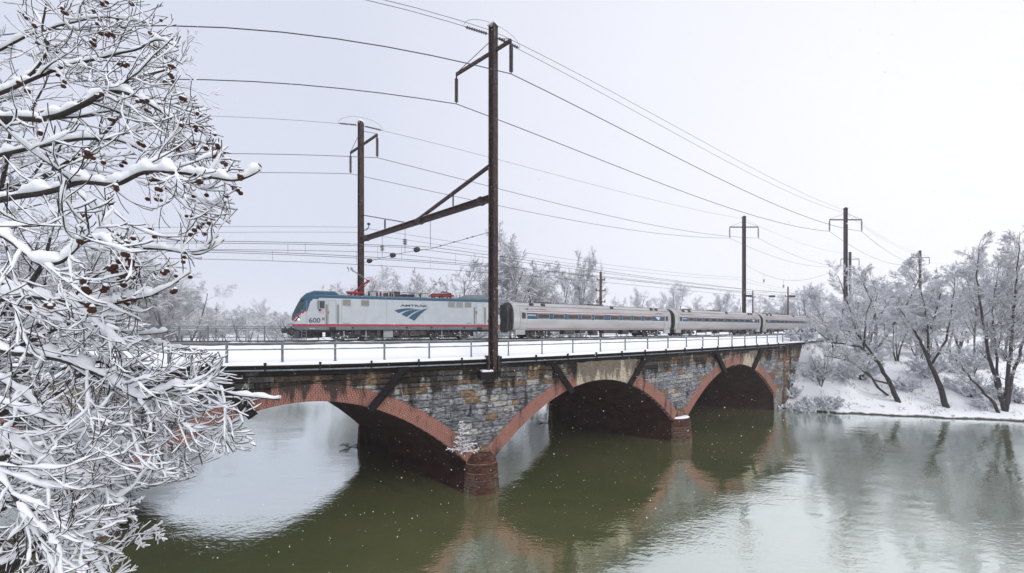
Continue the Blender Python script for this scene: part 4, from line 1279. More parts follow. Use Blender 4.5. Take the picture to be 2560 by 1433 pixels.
# passenger coaches
CL = 28.3
def px2(X, Y):
    x = 1200 + X / 2.977; y = 700 + Y / 2.977
    th = th_of(x); u = 44.5 * math.tan(th)
    return (u - 37.55) / (65.8 - 37.55) * CL, (HZ - y) / (32.38 * math.cos(th)) + 1.12
coach = thing("passenger_coach", (0, 0, 0), "first ribbed silver coach, coupled right behind the locomotive, blue window band with red pinstripes", "train coach", "passenger coaches of the train")
sec = [(1.36, .92), (1.46, 1.2), (1.53, 1.6), (1.56, 2.0), (1.56, 2.4), (1.54, 2.75), (1.46, 3.05), (1.34, 3.3), (1.14, 3.55), (.85, 3.75), (.45, 3.89), (0, 3.93)]
full = [(-y, z) for y, z in sec] + [(y, z) for y, z in reversed(sec[:-1])]
K = len(full)
xs_ = [0, .18] + [CL * k / 10 for k in range(1, 10)] + [CL - .18, CL]
vs = []
for i, X in enumerate(xs_):
    f = .93 if i in (0, len(xs_) - 1) else 1.0
    vs += [(X, y * f, .92 + (z - .92) * (f if f == 1 else .975)) for y, z in full]
fs = [(i * K + j, (i + 1) * K + j, (i + 1) * K + j + 1, i * K + j + 1) for i in range(len(xs_) - 1) for j in range(K - 1)]
fs += [(i * K + K - 1, (i + 1) * K + K - 1, (i + 1) * K, i * K) for i in range(len(xs_) - 1)]
mb = MB().add(vs, fs); mb.build("body", T['steel'], coach, True)
for i in (0, len(xs_) - 1):
    vs_ = [(xs_[i] + (.0 if i == 0 else 0), y * .93, .92 + (z - .92) * .975) for y, z in full]
    MB().add(vs_, [tuple(range(K))]).build("end_wall", T['coachend'], coach)
def side_y(z): return -float(np.interp(z, [s[1] for s in sec], [s[0] for s in sec]))
def sidestrip(name, xa, xb, z0, z1, mat, off=.012, par=coach, n=2, both=False):
    zz = [z0 + (z1 - z0) * k / n for k in range(n + 1)]
    vs = []; fs = []
    for sgn in (1, -1):
        o0 = len(vs)
        for z_ in zz: vs += [(xa, (side_y(z_) - off) * sgn, z_), (xb, (side_y(z_) - off) * sgn, z_)]
        for z_ in (z0, z1): vs += [(xa, (side_y(z_) + .03) * sgn, z_), (xb, (side_y(z_) + .03) * sgn, z_)]
        k2 = 2 * (n + 1)
        fs += [(o0 + 2 * k, o0 + 2 * k + 1, o0 + 2 * k + 3, o0 + 2 * k + 2) for k in range(n)]
        fs += [(o0, o0 + k2, o0 + k2 + 1, o0 + 1), (o0 + 2 * n, o0 + 2 * n + 1, o0 + k2 + 3, o0 + k2 + 2),
               (o0, o0 + 2 * n, o0 + k2 + 2, o0 + k2), (o0 + 1, o0 + k2 + 1, o0 + k2 + 3, o0 + 2 * n + 1)]
        if par is not coach or name in ("window", "door"): break
    return MB().add(vs, fs).build(name, mat, par)
xb0 = px2(325, 240)[0]; xb1 = px2(1395, 300)[0]
sidestrip("window_band", xb0, xb1, 2.08, 2.70, T['blue'])
sidestrip("pinstripe", xb0, xb1, 2.86, 2.91, T['red']); sidestrip("pinstripe", xb0, xb1, 2.76, 2.80, T['white'])
sidestrip("pinstripe", xb0, xb1, 2.73, 2.755, T['red']); sidestrip("pinstripe", xb0, xb1, 1.10, 1.14, T['red']); sidestrip("pinstripe", xb0, xb1, 2.03, 2.07, T['white'])
for (a, b) in ((430, 515), (545, 628), (655, 733), (757, 832), (856, 928), (975, 1043), (1065, 1130), (1150, 1208), (1230, 1287)):
    xa, xb = px2(a, 260)[0], px2(b, 260)[0]
    w_ = sidestrip("window", xa, xb, 2.14, 2.64, T['glass2'], .03)
    mb = MB(); y_ = side_y(2.4) - .04
    mb.box(((xa + xb) / 2, y_, 2.14), (xb - xa + .08, .03, .05)); mb.box(((xa + xb) / 2, y_, 2.64), (xb - xa + .08, .03, .05))
    mb.box((xa, y_, 2.39), (.05, .03, .45)); mb.box((xb, y_, 2.39), (.05, .03, .45))
    mb.build("window_frame", T['seam'], w_)
for (a, b) in ((.75, 1.75), (CL - 1.75, CL - .75)):
    d = sidestrip("door", a, b, .98, 3.28, T['seam'], .02, n=6)
    sidestrip("door_panel", a + .07, b - .07, 1.02, 3.2, T['steel'], .03, par=d, n=6)
    sidestrip("door_window", a + .25, b - .25, 2.12, 2.72, T['glass2'], .05, par=d)
# lettering and emblem on the band
def ctext(body, xa, xb, z0, z1, mat, name): return text(body, xa, xb, z0, z1, mat, name, coach, side_y((z0 + z1) / 2) - .05)
ctext("AMTRAK", xb0 + .5, xb0 + 1.7, 2.42, 2.54, T['white'], "band_lettering")
ctext("NORTHEAST REGIONAL", xb0 + .9, xb0 + 3.4, 3.08, 3.16, T['navy'], "side_lettering")
sidestrip("name_plate", xb0 + .1, xb0 + .75, 3.05, 3.2, T['blue'], .02); sidestrip("name_plate", CL - 3.6, CL - 2.2, 3.05, 3.12, T['navy'], .02)
lg2 = bpy.data.objects.new("logo", None); COL.objects.link(lg2); lg2.parent = coach
for P in ([(1265, 560), (1350, 541), (1487, 546), (1370, 566), (1306, 588)], [(1335, 600), (1420, 560), (1545, 549), (1450, 588), (1390, 629)], [(1412, 638), (1500, 574), (1614, 538), (1530, 606), (1473, 667)]):
    MB().add([(CL - 3.9 + (x - 1265) / 350 * 1.2, -1.6, 2.62 - (y - 538) / 130 * .42) for x, y in P], [tuple(range(5))]).build("logo_stripe", T['white'], lg2)
# roof hatches, vents
for xx in (2.6, 4.3, CL * .56, CL - 4.2, CL - 3.1):
    MB().box((xx, -1.12, 3.6), (.5, .25, .25), rot=Matrix.Rotation(.75, 3, 'X')).build("roof_vent", T['under'], coach)
for (a, b, z_) in ((4.6, 6.3, 3.97), (12.5, 15.2, 3.97)): MB().box(((a + b) / 2, 0, z_), (b - a, .8, .1)).build("roof_hatch", T['coachend'], coach)
mb = MB(); mb.box((CL / 2, -.62, 3.86), (CL - 2, .03, .03)); mb.box((CL / 2, -1.25, 3.43), (CL - 1, .03, .03)); mb.build("roof_seam", T['coachend'], coach)
# ends: gangway and dark vestibule
for s, xx in ((-1, 0), (1, CL)):
    mb = MB(); mb.box((xx + s * .22, 0, 2.2), (.42, 1.5, 2.7)); mb.build("gangway", T['rubber'], coach)
    mb = MB(); mb.box((xx + s * .05, -1.05, 2.1), (.08, .5, 2.0)); mb.box((xx + s * .12, -.95, 1.3), (.2, .12, 1.0)); mb.build("end_fitting", T['rubber'], coach)
    mb = MB(); mb.box((xx - s * .9, -1.3, .72), (1.3, .25, .5)); mb.build("step_well", T['steel'], coach)
    mb = MB(); mb.box((xx + s * .3, 0, .85), (.8, .3, .3)); mb.build("coupler", T['under'], coach)
bcx = (px2(330, 400)[0] + px2(490, 400)[0]) / 2
bogie(coach, 3.9, 2.6, .46); bogie(coach, CL - 3.9, 2.6, .46)
mb = MB()
for (a, w_, h_) in ((8.2, 1.6, .45), (10.4, 1.0, .35), (12.6, .9, .62), (15.5, 2.8, .4), (18.4, 1.2, .5), (20.3, 1.0, .35)): mb.box((a, -.95, .9 - h_ / 2), (w_, .8, h_))
mb.build("equipment_box", T['under'], coach)
mb = MB(); mb.box((CL / 2, 0, .85), (CL - 3, 2.0, .16)); mb.box((3.9, .2, .5), (3.8, 1.4, .5)); mb.box((CL - 3.9, .2, .5), (3.8, 1.4, .5)); mb.build("underframe", T['under'], coach)
def place_coach(o, ua, ub):
    A = W(ua, 44.45); B = W(ub, 44.45); nn = Vector((-(B - A).y, (B - A).x, 0)).normalized() * 1.55; A = A + nn; B = B + nn
    o.location = (A.x, A.y, 10.48); o.rotation_euler = (0, 0, loc_rot(A, B)); o.scale = ((B - A).length / CL, 1, 1)
coaches = [coach] + [copy_tree(coach) for _ in range(3)]
labs = [None, "second ribbed silver coach from the locomotive, smaller windows in the blue band", "third ribbed silver coach, running towards the snowy trees on the right",
        "last ribbed silver coach, mostly hidden behind the snowy right-bank trees"]
for i, (o, (ua, ub)) in enumerate(zip(coaches, ((37.5, 65.4), (66.4, 94.0), (95.1, 123), (124, 152)))):
    place_coach(o, ua, ub)
    if labs[i]: o["label"] = labs[i]

# ------------------------------------------------------------------ trees
def rv(r): return Vector((r.gauss(0, 1), r.gauss(0, 1), r.gauss(0, 1)))
class Tree:
    def __init__(s, seed): s.r = random.Random(seed); s.seg = []   # (p0,p1,r0,r1,level)
    def branch(s, p, d, L, r, lev, spec):
        sp = spec[lev]; n = sp['n']; step = L / n; pts = [p.copy()]; rads = [r]; dirs = [d.copy()]
        d = d.normalized()
        for i in range(n):
            d = (d + rv(s.r) * sp['w'] + Vector((0, 0, sp['up']))).normalized()
            p = p + d * step; pts.append(p.copy()); rads.append(max(r * (1 - (i + 1) / n * .72), spec[-1]['rmin'])); dirs.append(d.copy())
        for i in range(n): s.seg.append((pts[i], pts[i + 1], rads[i], rads[i + 1], lev))
        if lev + 1 >= len(spec): return
        cs = spec[lev + 1]
        k = max(1, int(round(sp['c'] * s.r.uniform(.75, 1.25))))
        for j in range(k):
            t = sp['t0'] + (1 - sp['t0']) * (j + s.r.random()) / k
            f = min(t * n, n - 1e-4); i = int(f); q = pts[i].lerp(pts[i + 1], f - i)
            dd = dirs[i + 1]; side = dd.cross(rv(s.r)); side.normalize()
            a = math.radians(s.r.uniform(*sp['ang']))
            nd = dd * math.cos(a) + side * math.sin(a)
            if nd.z < sp.get('minz', -1): nd.z = abs(nd.z) * .3
            s.branch(q, nd, L * sp['lr'] * s.r.uniform(.65, 1.15) * (1 - sp.get('tl', .45) * t), rads[i] * sp['rr'], lev + 1, spec)
def prisms(P0, P1, R0, R1, n):
    """vectorised tapered prisms"""
    d = P1 - P0; L = np.linalg.norm(d, axis=1, keepdims=True); d = d / np.maximum(L, 1e-6)
    up = np.tile(np.array([0.03, 0.05, 1.0]), (len(d), 1)); up[np.abs(d[:, 2]) > .95] = (1, 0.1, 0)
    a = np.cross(d, up); a /= np.linalg.norm(a, axis=1, keepdims=True); b = np.cross(a, d)
    out = []
    for (P, R) in ((P0, R0), (P1, R1)):
        for j in range(n):
            t = 2 * PI * j / n + PI / 2
            out.append(P + (a * math.cos(t) + b * math.sin(t)) * R[:, None])
    V = np.stack(out, 1)      # (m, 2n, 3)
    base = (np.arange(len(d)) * 2 * n)[:, None]
    F = []
    for j in range(n):
        j2 = (j + 1) % n; F.append(np.concatenate([base + j, base + j2, base + n + j2, base + n + j], 1))
    return V.reshape(-1, 3), np.stack(F, 1).reshape(-1, 4)
def np_mesh(name, V, F, mat, smooth=True):
    me = bpy.data.meshes.new(name)
    me.vertices.add(len(V)); me.vertices.foreach_set("co", np.ascontiguousarray(V, dtype=np.float32).ravel())
    me.loops.add(F.size); me.loops.foreach_set("vertex_index", np.ascontiguousarray(F, dtype=np.int32).ravel())
    me.polygons.add(len(F)); me.polygons.foreach_set("loop_start", np.arange(0, F.size, F.shape[1], dtype=np.int32))
    me.polygons.foreach_set("loop_total", np.full(len(F), F.shape[1], dtype=np.int32))
    if smooth: me.polygons.foreach_set("use_smooth", np.ones(len(F), dtype=bool))
    me.materials.append(mat); me.update(calc_edges=True); me.validate()
    return me
def seg_arrays(seg):
    P0 = np.array([tuple(s[0]) for s in seg]); P1 = np.array([tuple(s[1]) for s in seg])
    return P0, P1, np.array([s[2] for s in seg]), np.array([s[3] for s in seg])
def snow_arrays(seg, k=1.0, add=.02, seed=0, drop=.12):
    P0, P1, R0, R1 = seg_arrays(seg)
    r = np.random.RandomState(seed); d = P1 - P0; L = np.linalg.norm(d, axis=1); hz = np.sqrt(np.maximum(0, 1 - (d[:, 2] / np.maximum(L, 1e-6)) ** 2))
    f = np.clip(hz * 1.25 - .15, .12, 1) * r.uniform(.65, 1.25, len(L))
    S0 = (np.minimum(R0 * .8, .10) + add) * f * k; S1 = (np.minimum(R1 * .8, .10) + add) * f * k
    keep = r.rand(len(L)) > drop
    o0 = P0.copy(); o1 = P1.copy(); o0[:, 2] += R0 * .45 * hz + S0 * .65; o1[:, 2] += R1 * .45 * hz + S1 * .65
    return o0[keep], o1[keep], S0[keep], S1[keep]
def make_tree(t, nm, label, group, bark, snow_add=.022, snow_k=1.0, trunk_sides=8, drop=.1, cat="tree"):
    root = thing(nm, (0, 0, 0), label, cat, group)
    tr = [s for s in t.seg if s[4] == 0]; cr = [s for s in t.seg if s[4] > 0]
    big = [s for s in cr if s[4] == 1]; fine = [s for s in cr if s[4] > 1]
    V, F = prisms(*seg_arrays(tr), trunk_sides)
    o = bpy.data.objects.new("trunk", np_mesh("trunk", V, F, bark)); COL.objects.link(o); o.parent = root
    Vs, Fs = prisms(*seg_arrays(big), 5); V2, F2 = prisms(*seg_arrays(fine), 3)
    o = bpy.data.objects.new("crown", np_mesh("crown", np.concatenate([Vs, V2]), np.concatenate([Fs, F2 + len(Vs)]), bark)); COL.objects.link(o); o.parent = root
    a = snow_arrays(big, snow_k, snow_add * 1.3, 1, drop * .5); b = snow_arrays(fine, snow_k, snow_add, 2, drop)
    V1, F1 = prisms(*a, 5); V2, F2 = prisms(*b, 3)
    o = bpy.data.objects.new("snow_cover", np_mesh("snow_cover", np.concatenate([V1, V2]), np.concatenate([F1, F2 + len(V1)]), M['twig_snow'])); COL.objects.link(o); o.parent = root
    return root
def spec(H, r, fine=True, spread=1.0, c=(11, 7, 7, 5)):
    s = [dict(n=9, w=.07, up=.02, c=c[0], t0=.2, ang=(25 * spread, 58 * spread), lr=.58, rr=.5, tl=.45, rmin=.02),
         dict(n=6, w=.12, up=.05, c=c[1], t0=.15, ang=(22, 50), lr=.52, rr=.42, rmin=.018),
         dict(n=4, w=.14, up=.04, c=c[2], t0=.12, ang=(22, 50), lr=.52, rr=.45, rmin=.010),
         dict(n=2, w=.16, up=.04, c=c[3], t0=.1, ang=(20, 45), lr=.62, rr=.6, rmin=.008),
         dict(n=1, w=.16, up=.04, c=0, t0=0, ang=(0, 1), lr=.5, rr=.5, rmin=.007)]
    return s
def tree_kind(seed, H, r, c, spread=1.0, lean=(0, 0), kinds=1):
    t = Tree(seed); s = spec(H, r, spread=spread, c=c)
    if seed < 30:
        for q in s: q['rmin'] *= 1.7
        s[2]['lr'] = .6
    for k in range(kinds):
        a = t.r.uniform(0, 6.28)
        t.branch(Vector((.3 * math.cos(a) * (kinds > 1), .3 * math.sin(a) * (kinds > 1), -.3)), Vector((lean[0] + .25 * math.cos(a) * (kinds > 1), lean[1] + .25 * math.sin(a) * (kinds > 1), 1)), H, r, 0, s)
    return t
PROTO = []
# (seed, H, r, children, spread, kinds)
for (sd, H, r_, c, spd, kd) in ((3, 20, .30, (17, 10, 8, 5), 1.1, 1), (8, 20, .26, (9, 10, 8, 5), 1.25, 2), (15, 20, .30, (18, 9, 7, 5), .8, 1), (22, 20, .24, (9, 10, 8, 5), 1.4, 2)):
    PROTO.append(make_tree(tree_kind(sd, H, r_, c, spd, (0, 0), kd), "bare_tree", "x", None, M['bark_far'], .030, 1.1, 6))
def reach(o):
    """height of a tree built at the origin"""
    return max(max(v.co.z for v in ch.data.vertices) for ch in o.children)
def centre(o):
    me = [c for c in o.children if c.name.startswith("crown")][0].data; co = np.empty(len(me.vertices) * 3, np.float32); me.vertices.foreach_get("co", co)
    m = co.reshape(-1, 3).mean(0); return float(m[0]), float(m[1])
PH = [reach(o) for o in PROTO]; CXY = [centre(o) for o in PROTO]
used = [False] * 4
def put_tree(k, x, ytop, s, label, group, rz=0.0, wide=1.0, zb=None, name="bare_tree"):
    Y = 900 / s; X = (x - 1280) / s
    if zb is None: zb = gz(X, Y)
    H = CAMZ + (HZ - ytop) / s - zb
    o = PROTO[k] if not used[k] else copy_tree(PROTO[k]); used[k] = True
    f = H / PH[k]
    o.location = (X, Y, zb - .2); o.scale = (f * wide, f * wide, f); o.rotation_euler = (0, 0, rz)
    cx, cy = CXY[k]; c_, s_ = math.cos(rz), math.sin(rz)
    o.location.x -= (cx * c_ - cy * s_) * f * wide; o.location.y -= (cx * s_ + cy * c_) * f * wide
    tag(o, label, "tree", group); o.name = name
    return o
# behind the train, right of the near mast
G1 = "bare snowy trees behind the train"
put_tree(0, 1262, 548, 13.5, "tallest snowy bare tree just right of the near mast, broad upright crown", G1, .3, 1.0)
put_tree(3, 1195, 628, 14.2, "leaning dark-limbed tree just left of the near mast, behind the locomotive's rear", G1, 1.2, 1.0)
put_tree(1, 1375, 640, 13, "rounded snowy tree between the tallest tree and the slender one", G1, 2.2, 1.1)
put_tree(2, 1457, 606, 14, "slender upright bare tree left of the stout wooden pole", G1, .5, .55)
put_tree(1, 1440, 690, 11, "low snowy tree directly left of the stout wooden pole", G1, 4.2, .9)
put_tree(0, 950, 655, 11.5, "pale frosted tree above the locomotive, right of the rear mast", G1, 4.0, 1.1)
put_tree(1, 1000, 668, 10.5, "frosted tree above the middle of the locomotive roof", G1, .9, 1.1)
put_tree(3, 1075, 680, 11, "low wide frosted tree above the folded pantograph", G1, 3.9, .9)
put_tree(2, 885, 700, 10, "small pale tree left of the rear mast, by the raised pantograph", G1, 3.1, 1.2)
put_tree(3, 1130, 715, 9, "faint small tree above the rear cab of the locomotive", G1, 5.1, 1.2)
put_tree(1, 1340, 700, 10, "low frosted tree behind the front of the first coach", G1, 3.3, 1.2)
# faint trees above the coaches
G2 = "hazy trees beyond the coaches"
r2 = random.Random(5)
for (x, y, s, k, lab) in ((915, 690, 11, 3, "frosted tree just right of the rear mast foot"), (1040, 700, 10, 0, "low frosted tree between the two crowns above the locomotive's roof"), (1310, 640, 12, 3, "spreading frosted tree at the right foot of the tallest tree")):
    put_tree(k, x, y, s, lab, G1, r2.uniform(0, 6), 1.1)
spots2 = [(1596, 712, 7.5, 0), (1550, 738, 7, 1), (1690, 700, 8, 1), (1650, 735, 6.5, 3), (1745, 735, 7, 0), (1800, 725, 7.5, 2), (1835, 742, 7, 1), (1905, 735, 8, 3), (1955, 730, 8, 0), (2010, 715, 8.5, 1), (2040, 700, 9, 2), (1980, 745, 7.5, 2)]
lab2 = ["round-topped hazy tree above the first coach's rear windows", "low hazy tree just right of the stout wooden pole", "tall hazy round tree above the coupling of first and second coaches", "low hazy tree between two taller ones above the first coach",
        "low hazy tree above the front of the second coach", "hazy tree left of the far mast above the second coach", "low hazy tree touching the far mast", "hazy tree between the far mast and the thin pale pole", "hazy tree behind the thin pale pole",
        "hazy tree left of the big snowy right-bank mass", "upright hazy tree at the left edge of the right-bank mass", "low hazy tree right of the thin pale pole"]
for (x, y, s, k), lab in zip(spots2, lab2): put_tree(k, x, y, s, lab, G2, r2.uniform(0, 6), 1.0)
# left of the locomotive, beyond the bridge
G3 = "snowy trees beyond the bridge on the left"
spots3 = [(655, 742, 7.0, 0, "hazy upright tree just left of the locomotive nose"), (600, 762, 6.5, 1, "hazy round tree left of the locomotive, second from its nose"), (555, 770, 6.0, 3, "lowest hazy tree in the gap left of the locomotive"),
          (700, 778, 6.0, 1, "low hazy tree touching the locomotive nose"), (470, 690, 11, 1, "frosted tree at the right edge of the left background clump"), (400, 640, 12, 0, "taller frosted tree in the left background clump"),
          (330, 620, 12.5, 3, "broad frosted tree in the middle of the left background clump"), (250, 600, 12.5, 1, "frosted tree behind the near branches, left of middle"), (170, 610, 12.5, 2, "frosted upright tree far behind the near branches"),
          (80, 600, 12.5, 0, "frosted tree near the left edge of the photograph"), (0, 590, 12.5, 3, "frosted tree cut by the left edge of the photograph"), (430, 680, 10, 0, "pale frosted tree low in the left background clump"), (360, 660, 10.5, 1, "pale round frosted tree deep in the left background clump"), (630, 780, 5.6, 3, "farthest hazy tree left of the locomotive nose"), (290, 680, 10, 2, "pale frosted tree seen through the near branches above the deck"), (510, 745, 9, 3, "small frosted tree right below the left background clump")]
for (x, y, s, k, lab) in spots3: put_tree(k, x, y, s, lab, G3, r2.uniform(0, 6), 1.25 if s > 10 else 1.1)

ORD = "nearest second third fourth fifth sixth seventh eighth ninth tenth eleventh twelfth thirteenth fourteenth fifteenth".split()
for i in range(15):
    x = 730 - i * 31 + r2.uniform(-10, 10)
    put_tree((1, 3)[i % 2], x, 782 + r2.uniform(-14, 10), r2.uniform(7.5, 10), "low hazy thicket tree beyond the far railing, " + ORD[i] + (" to" if i == 0 else " from") + " the locomotive nose going left", "low thicket trees beyond the far railing", r2.uniform(0, 6), 1.7)
# distant woods on the skyline, one mass
m_ = [tree_kind(40 + k, 14, .2, (8, 6, 4, 2), 1.1, (0, 0), 1) for k in range(3)]
def wood_arrays(segs):
    fine = [s for s in segs if s[4] > 0]; return prisms(*seg_arrays([s for s in segs]), 3), prisms(*snow_arrays(fine, 1.2, .07, 4, .2), 3)
wa = [wood_arrays(t.seg) for t in m_]
Vb, Fb, Vs_, Fs_ = [], [], [], []; nb = ns = 0
r3 = np.random.RandomState(9)
for i in range(36):
    k = r3.randint(3); s = r3.uniform(3.6, 5.8); x = -100 + 2800 * (i + r3.rand()) / 36
    Y = 900 / s; X = (x - 1280) / s; z0 = gz(X, Y)
    yt = 775 + r3.uniform(-14, 12); H = CAMZ + (HZ - yt) / s - z0; f = H / 14.5; c, sn = math.cos(i), math.sin(i)
    R = np.array([[c, -sn, 0], [sn, c, 0], [0, 0, 1]]) * np.array([f * 1.6, f * 1.6, f])[:, None]
    (V, F), (V2, F2) = wa[k]
    Vb.append(V @ R.T + (X, Y, z0)); Fb.append(F + nb); nb += len(V); Vs_.append(V2 @ R.T + (X, Y, z0)); Fs_.append(F2 + ns); ns += len(V2)
wd = thing("distant_woods", (0, 200, 0), "pale hazy line of far woods along the horizon", "woods"); wd["kind"] = "stuff"
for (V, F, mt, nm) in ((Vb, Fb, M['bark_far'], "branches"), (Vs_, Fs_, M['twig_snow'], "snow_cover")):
    V = np.concatenate(V) - np.array([0, 200, 0]); o = bpy.data.objects.new(nm, np_mesh(nm, V, np.concatenate(F), mt)); COL.objects.link(o); o.parent = wd; o["kind"] = "stuff"

# right bank: unique trees with leaning trunks built along the photograph's lines
def limb_tree(seed, base, paths, label, group, bark, sub, name="bare_tree", snow_add=.017, drop=.12, snow_k=1.0):
    """paths: list of (points, radii); every path is clothed with side branches following sub = (spec list, spacing, length)"""
    t = Tree(seed)
    specs, spacing, blen = sub
    for (pts, r0, r1, bare) in paths:
        # resample with a little wander
        P = []
        n = len(pts)
        for i in range(n - 1):
            kk = max(2, int((pts[i + 1] - pts[i]).length / .7))
            for j in range(kk): P.append(pts[i].lerp(pts[i + 1], j / kk) + rv(t.r) * .04)
        P.append(pts[-1]); m = len(P)
        for i in range(m - 1):
            f0, f1 = i / (m - 1), (i + 1) / (m - 1)
            t.seg.append((P[i], P[i + 1], r0 + (r1 - r0) * f0, r0 + (r1 - r0) * f1, 0))
        L = sum((P[i + 1] - P[i]).length for i in range(m - 1)); k = int(L * (1 - bare) / spacing)
        for j in range(k):
            f = bare + (1 - bare) * (j + t.r.random()) / k; g = min(f * (m - 1), m - 1.001); i = int(g)
            q = P[i].lerp(P[i + 1], g - i); d = (P[i + 1] - P[i]).normalized()
            side = d.cross(rv(t.r)).normalized(); a = math.radians(t.r.uniform(30, 75))
            nd = d * math.cos(a) + side * math.sin(a)
            if nd.z < -.25: nd.z *= -.4
            t.branch(q, nd, blen * t.r.uniform(.6, 1.2) * (1 - .4 * f), max(.022, (r0 + (r1 - r0) * f) * .32), 1, specs)
    root = make_tree(t, name, label, group, bark, snow_add, snow_k, 8, drop)
    for ch in root.children:
        me = ch.data; off = np.array(tuple(base)); co = np.empty(len(me.vertices) * 3, np.float32); me.vertices.foreach_get("co", co)
        co = co.reshape(-1, 3) - off; me.vertices.foreach_set("co", co.astype(np.float32).ravel()); me.update()
    root.location = base
    return root
SB = spec(1, 1, c=(1, 9, 8, 5)); 
SBd = spec(1, 1, c=(1, 9, 8, 6))
for q_ in (SB, SBd):
    q_[1]['lr'] = .55; q_[2]['lr'] = .5; q_[1]['up'] = .05
G4 = "snowy trees on the right river bank"
def P(x, y, Y): return at(x, y, Y)
def bankpt(x, Y): X = (x - 1280) * Y / 900; return Vector((X, Y, gz(X, Y) - .2))
b1_ = bankpt(2247, 50)
limb_tree(101, b1_, [([b1_, P(2225, 960, 50), P(2195, 905, 50.3), P(2150, 868, 50.6), P(2080, 855, 51), P(2030, 820, 51)], .30, .03, .35),
                     ([P(2195, 905, 50.3), P(2140, 830, 51), P(2120, 760, 51.5), P(2095, 690, 52)], .15, .025, .1),
                     ([P(2225, 960, 50), P(2185, 950, 49.5), P(2120, 900, 49), P(2060, 890, 48.6)], .14, .05, .3),
                     ([P(2160, 870, 50.5), P(2165, 790, 51), P(2190, 720, 51)], .12, .025, .1)],
          "snow-laden tree with left-leaning dark trunk, nearest the bridge end", G4, M['bark'], (SB, .8, 4.4))
b2_ = bankpt(2222, 51.5)
limb_tree(102, b2_, [([b2_, P(2195, 970, 51.5), P(2172, 935, 51.6), P(2130, 900, 52), P(2070, 860, 52.5)], .16, .05, .4)],
          "thinner trunk forking left beside the first leaning bank tree", G4, M['bark'], (SB, .8, 3.4))
b3_ = bankpt(2366, 48.5)
limb_tree(103, b3_, [([b3_, P(2350, 965, 48.6), P(2322, 900, 49), P(2300, 850, 49.3), P(2268, 800, 49.6), P(2240, 760, 50)], .33, .03, .45),
                     ([P(2322, 895, 49), P(2318, 800, 49), P(2300, 720, 49), P(2290, 660, 49)], .15, .02, .15),
                     ([P(2330, 910, 49), P(2366, 850, 49), P(2380, 760, 49), P(2390, 680, 49.2)], .15, .02, .15)],
          "leaning bank tree with a pale forked crown, second big trunk from the bridge", G4, M['bark'], (SB, .75, 4.2))
b4_ = bankpt(2512, 46.8)
limb_tree(104, b4_, [([b4_, P(2492, 960, 47), P(2470, 880, 47.3), P(2455, 790, 47.6), P(2440, 690, 48), P(2452, 600, 48)], .24, .02, .3),
                     ([b4_, P(2520, 940, 46.8), P(2528, 840, 46.6), P(2540, 720, 46.5), P(2550, 580, 46.5)], .24, .02, .28),
                     ([b4_, P(2535, 930, 46.6), P(2560, 850, 46.4), P(2590, 730, 46)], .22, .04, .25),
                     ([P(2500, 980, 47), P(2490, 880, 47.5), P(2480, 780, 48), P(2496, 680, 48)], .15, .02, .25)],
          "dark multi-stemmed tall tree cluster at the right edge of the photograph", G4, M['bark'], (SB, .7, 3.6), snow_k=.7)
b5_ = bankpt(2496, 46.6)
limb_tree(105, b5_, [([b5_, P(2488, 1010, 46.6), P(2462, 985, 46.6), P(2430, 950, 46.8), P(2390, 900, 47)], .18, .05, .3)],
          "short crooked trunk at the foot of the multi-stemmed cluster", G4, M['bark'], (SBd, .6, 2.6))
# snowy mass of trees behind them: dense copies
PROTO2 = make_tree(tree_kind(61, 13, .24, (9, 10, 9, 5), 1.35, (0, 0), 2), "bare_tree", "x", None, M['bark'], .026, 1.1, 6)
PROTO3 = make_tree(tree_kind(62, 13, .22, (7, 10, 8, 5), 1.2, (0, 0), 3), "bare_tree", "x", None, M['bark'], .026, 1.1, 6)
PROTO += [PROTO2, PROTO3]; PH += [reach(PROTO2), reach(PROTO3)]; CXY += [centre(PROTO2), centre(PROTO3)]; used += [False, False]
G5 = "snow-covered trees massed on the right bank"
mass = [(2215, 650, 12.5, 4, 1.15, "wide frosted crown just right of the tallest right-bank mast"), (2140, 690, 14, 5, 1.0, "frosted crown in front of the tallest right-bank mast"), (2075, 735, 15, 4, .9, "frosted crown at the left flank of the mass, over the embankment"),
        (2290, 670, 12.5, 5, 1.1, "frosted crown below the farthest right mast"), (2350, 655, 13, 1, .9, "frosted upright crown between the two big bank trunks"), (2410, 735, 12, 4, 1.1, "low frosted crown between the bank trunks and the right edge cluster"),
        (2480, 730, 12, 5, 1.0, "frosted crown behind the multi-stemmed cluster"), (2560, 700, 12, 4, 1.0, "frosted crown cut by the right edge of the photograph"), (2440, 600, 14.5, 2, .55, "tall slender feathery tree left of the multi-stemmed cluster"), (2540, 570, 15, 2, .6, "tallest slender feathery tree at the right edge"),
        (2250, 760, 15, 5, 1.0, "low dense frosted tree behind the first bank trunks"), (2170, 820, 16.5, 4, .9, "low dense frosted tree at the embankment foot"), (2380, 830, 15.5, 5, 1.0, "low dense frosted tree right of the second big bank trunk"), (2450, 850, 16.5, 4, 1.0, "low bushy frosted tree left of the crooked trunk"),
        (2060, 850, 17, 5, .8, "small frosted tree beside the wing wall on the slope"), (2310, 850, 15.5, 4, 1.1, "low bushy frosted tree behind the second bank trunk")]
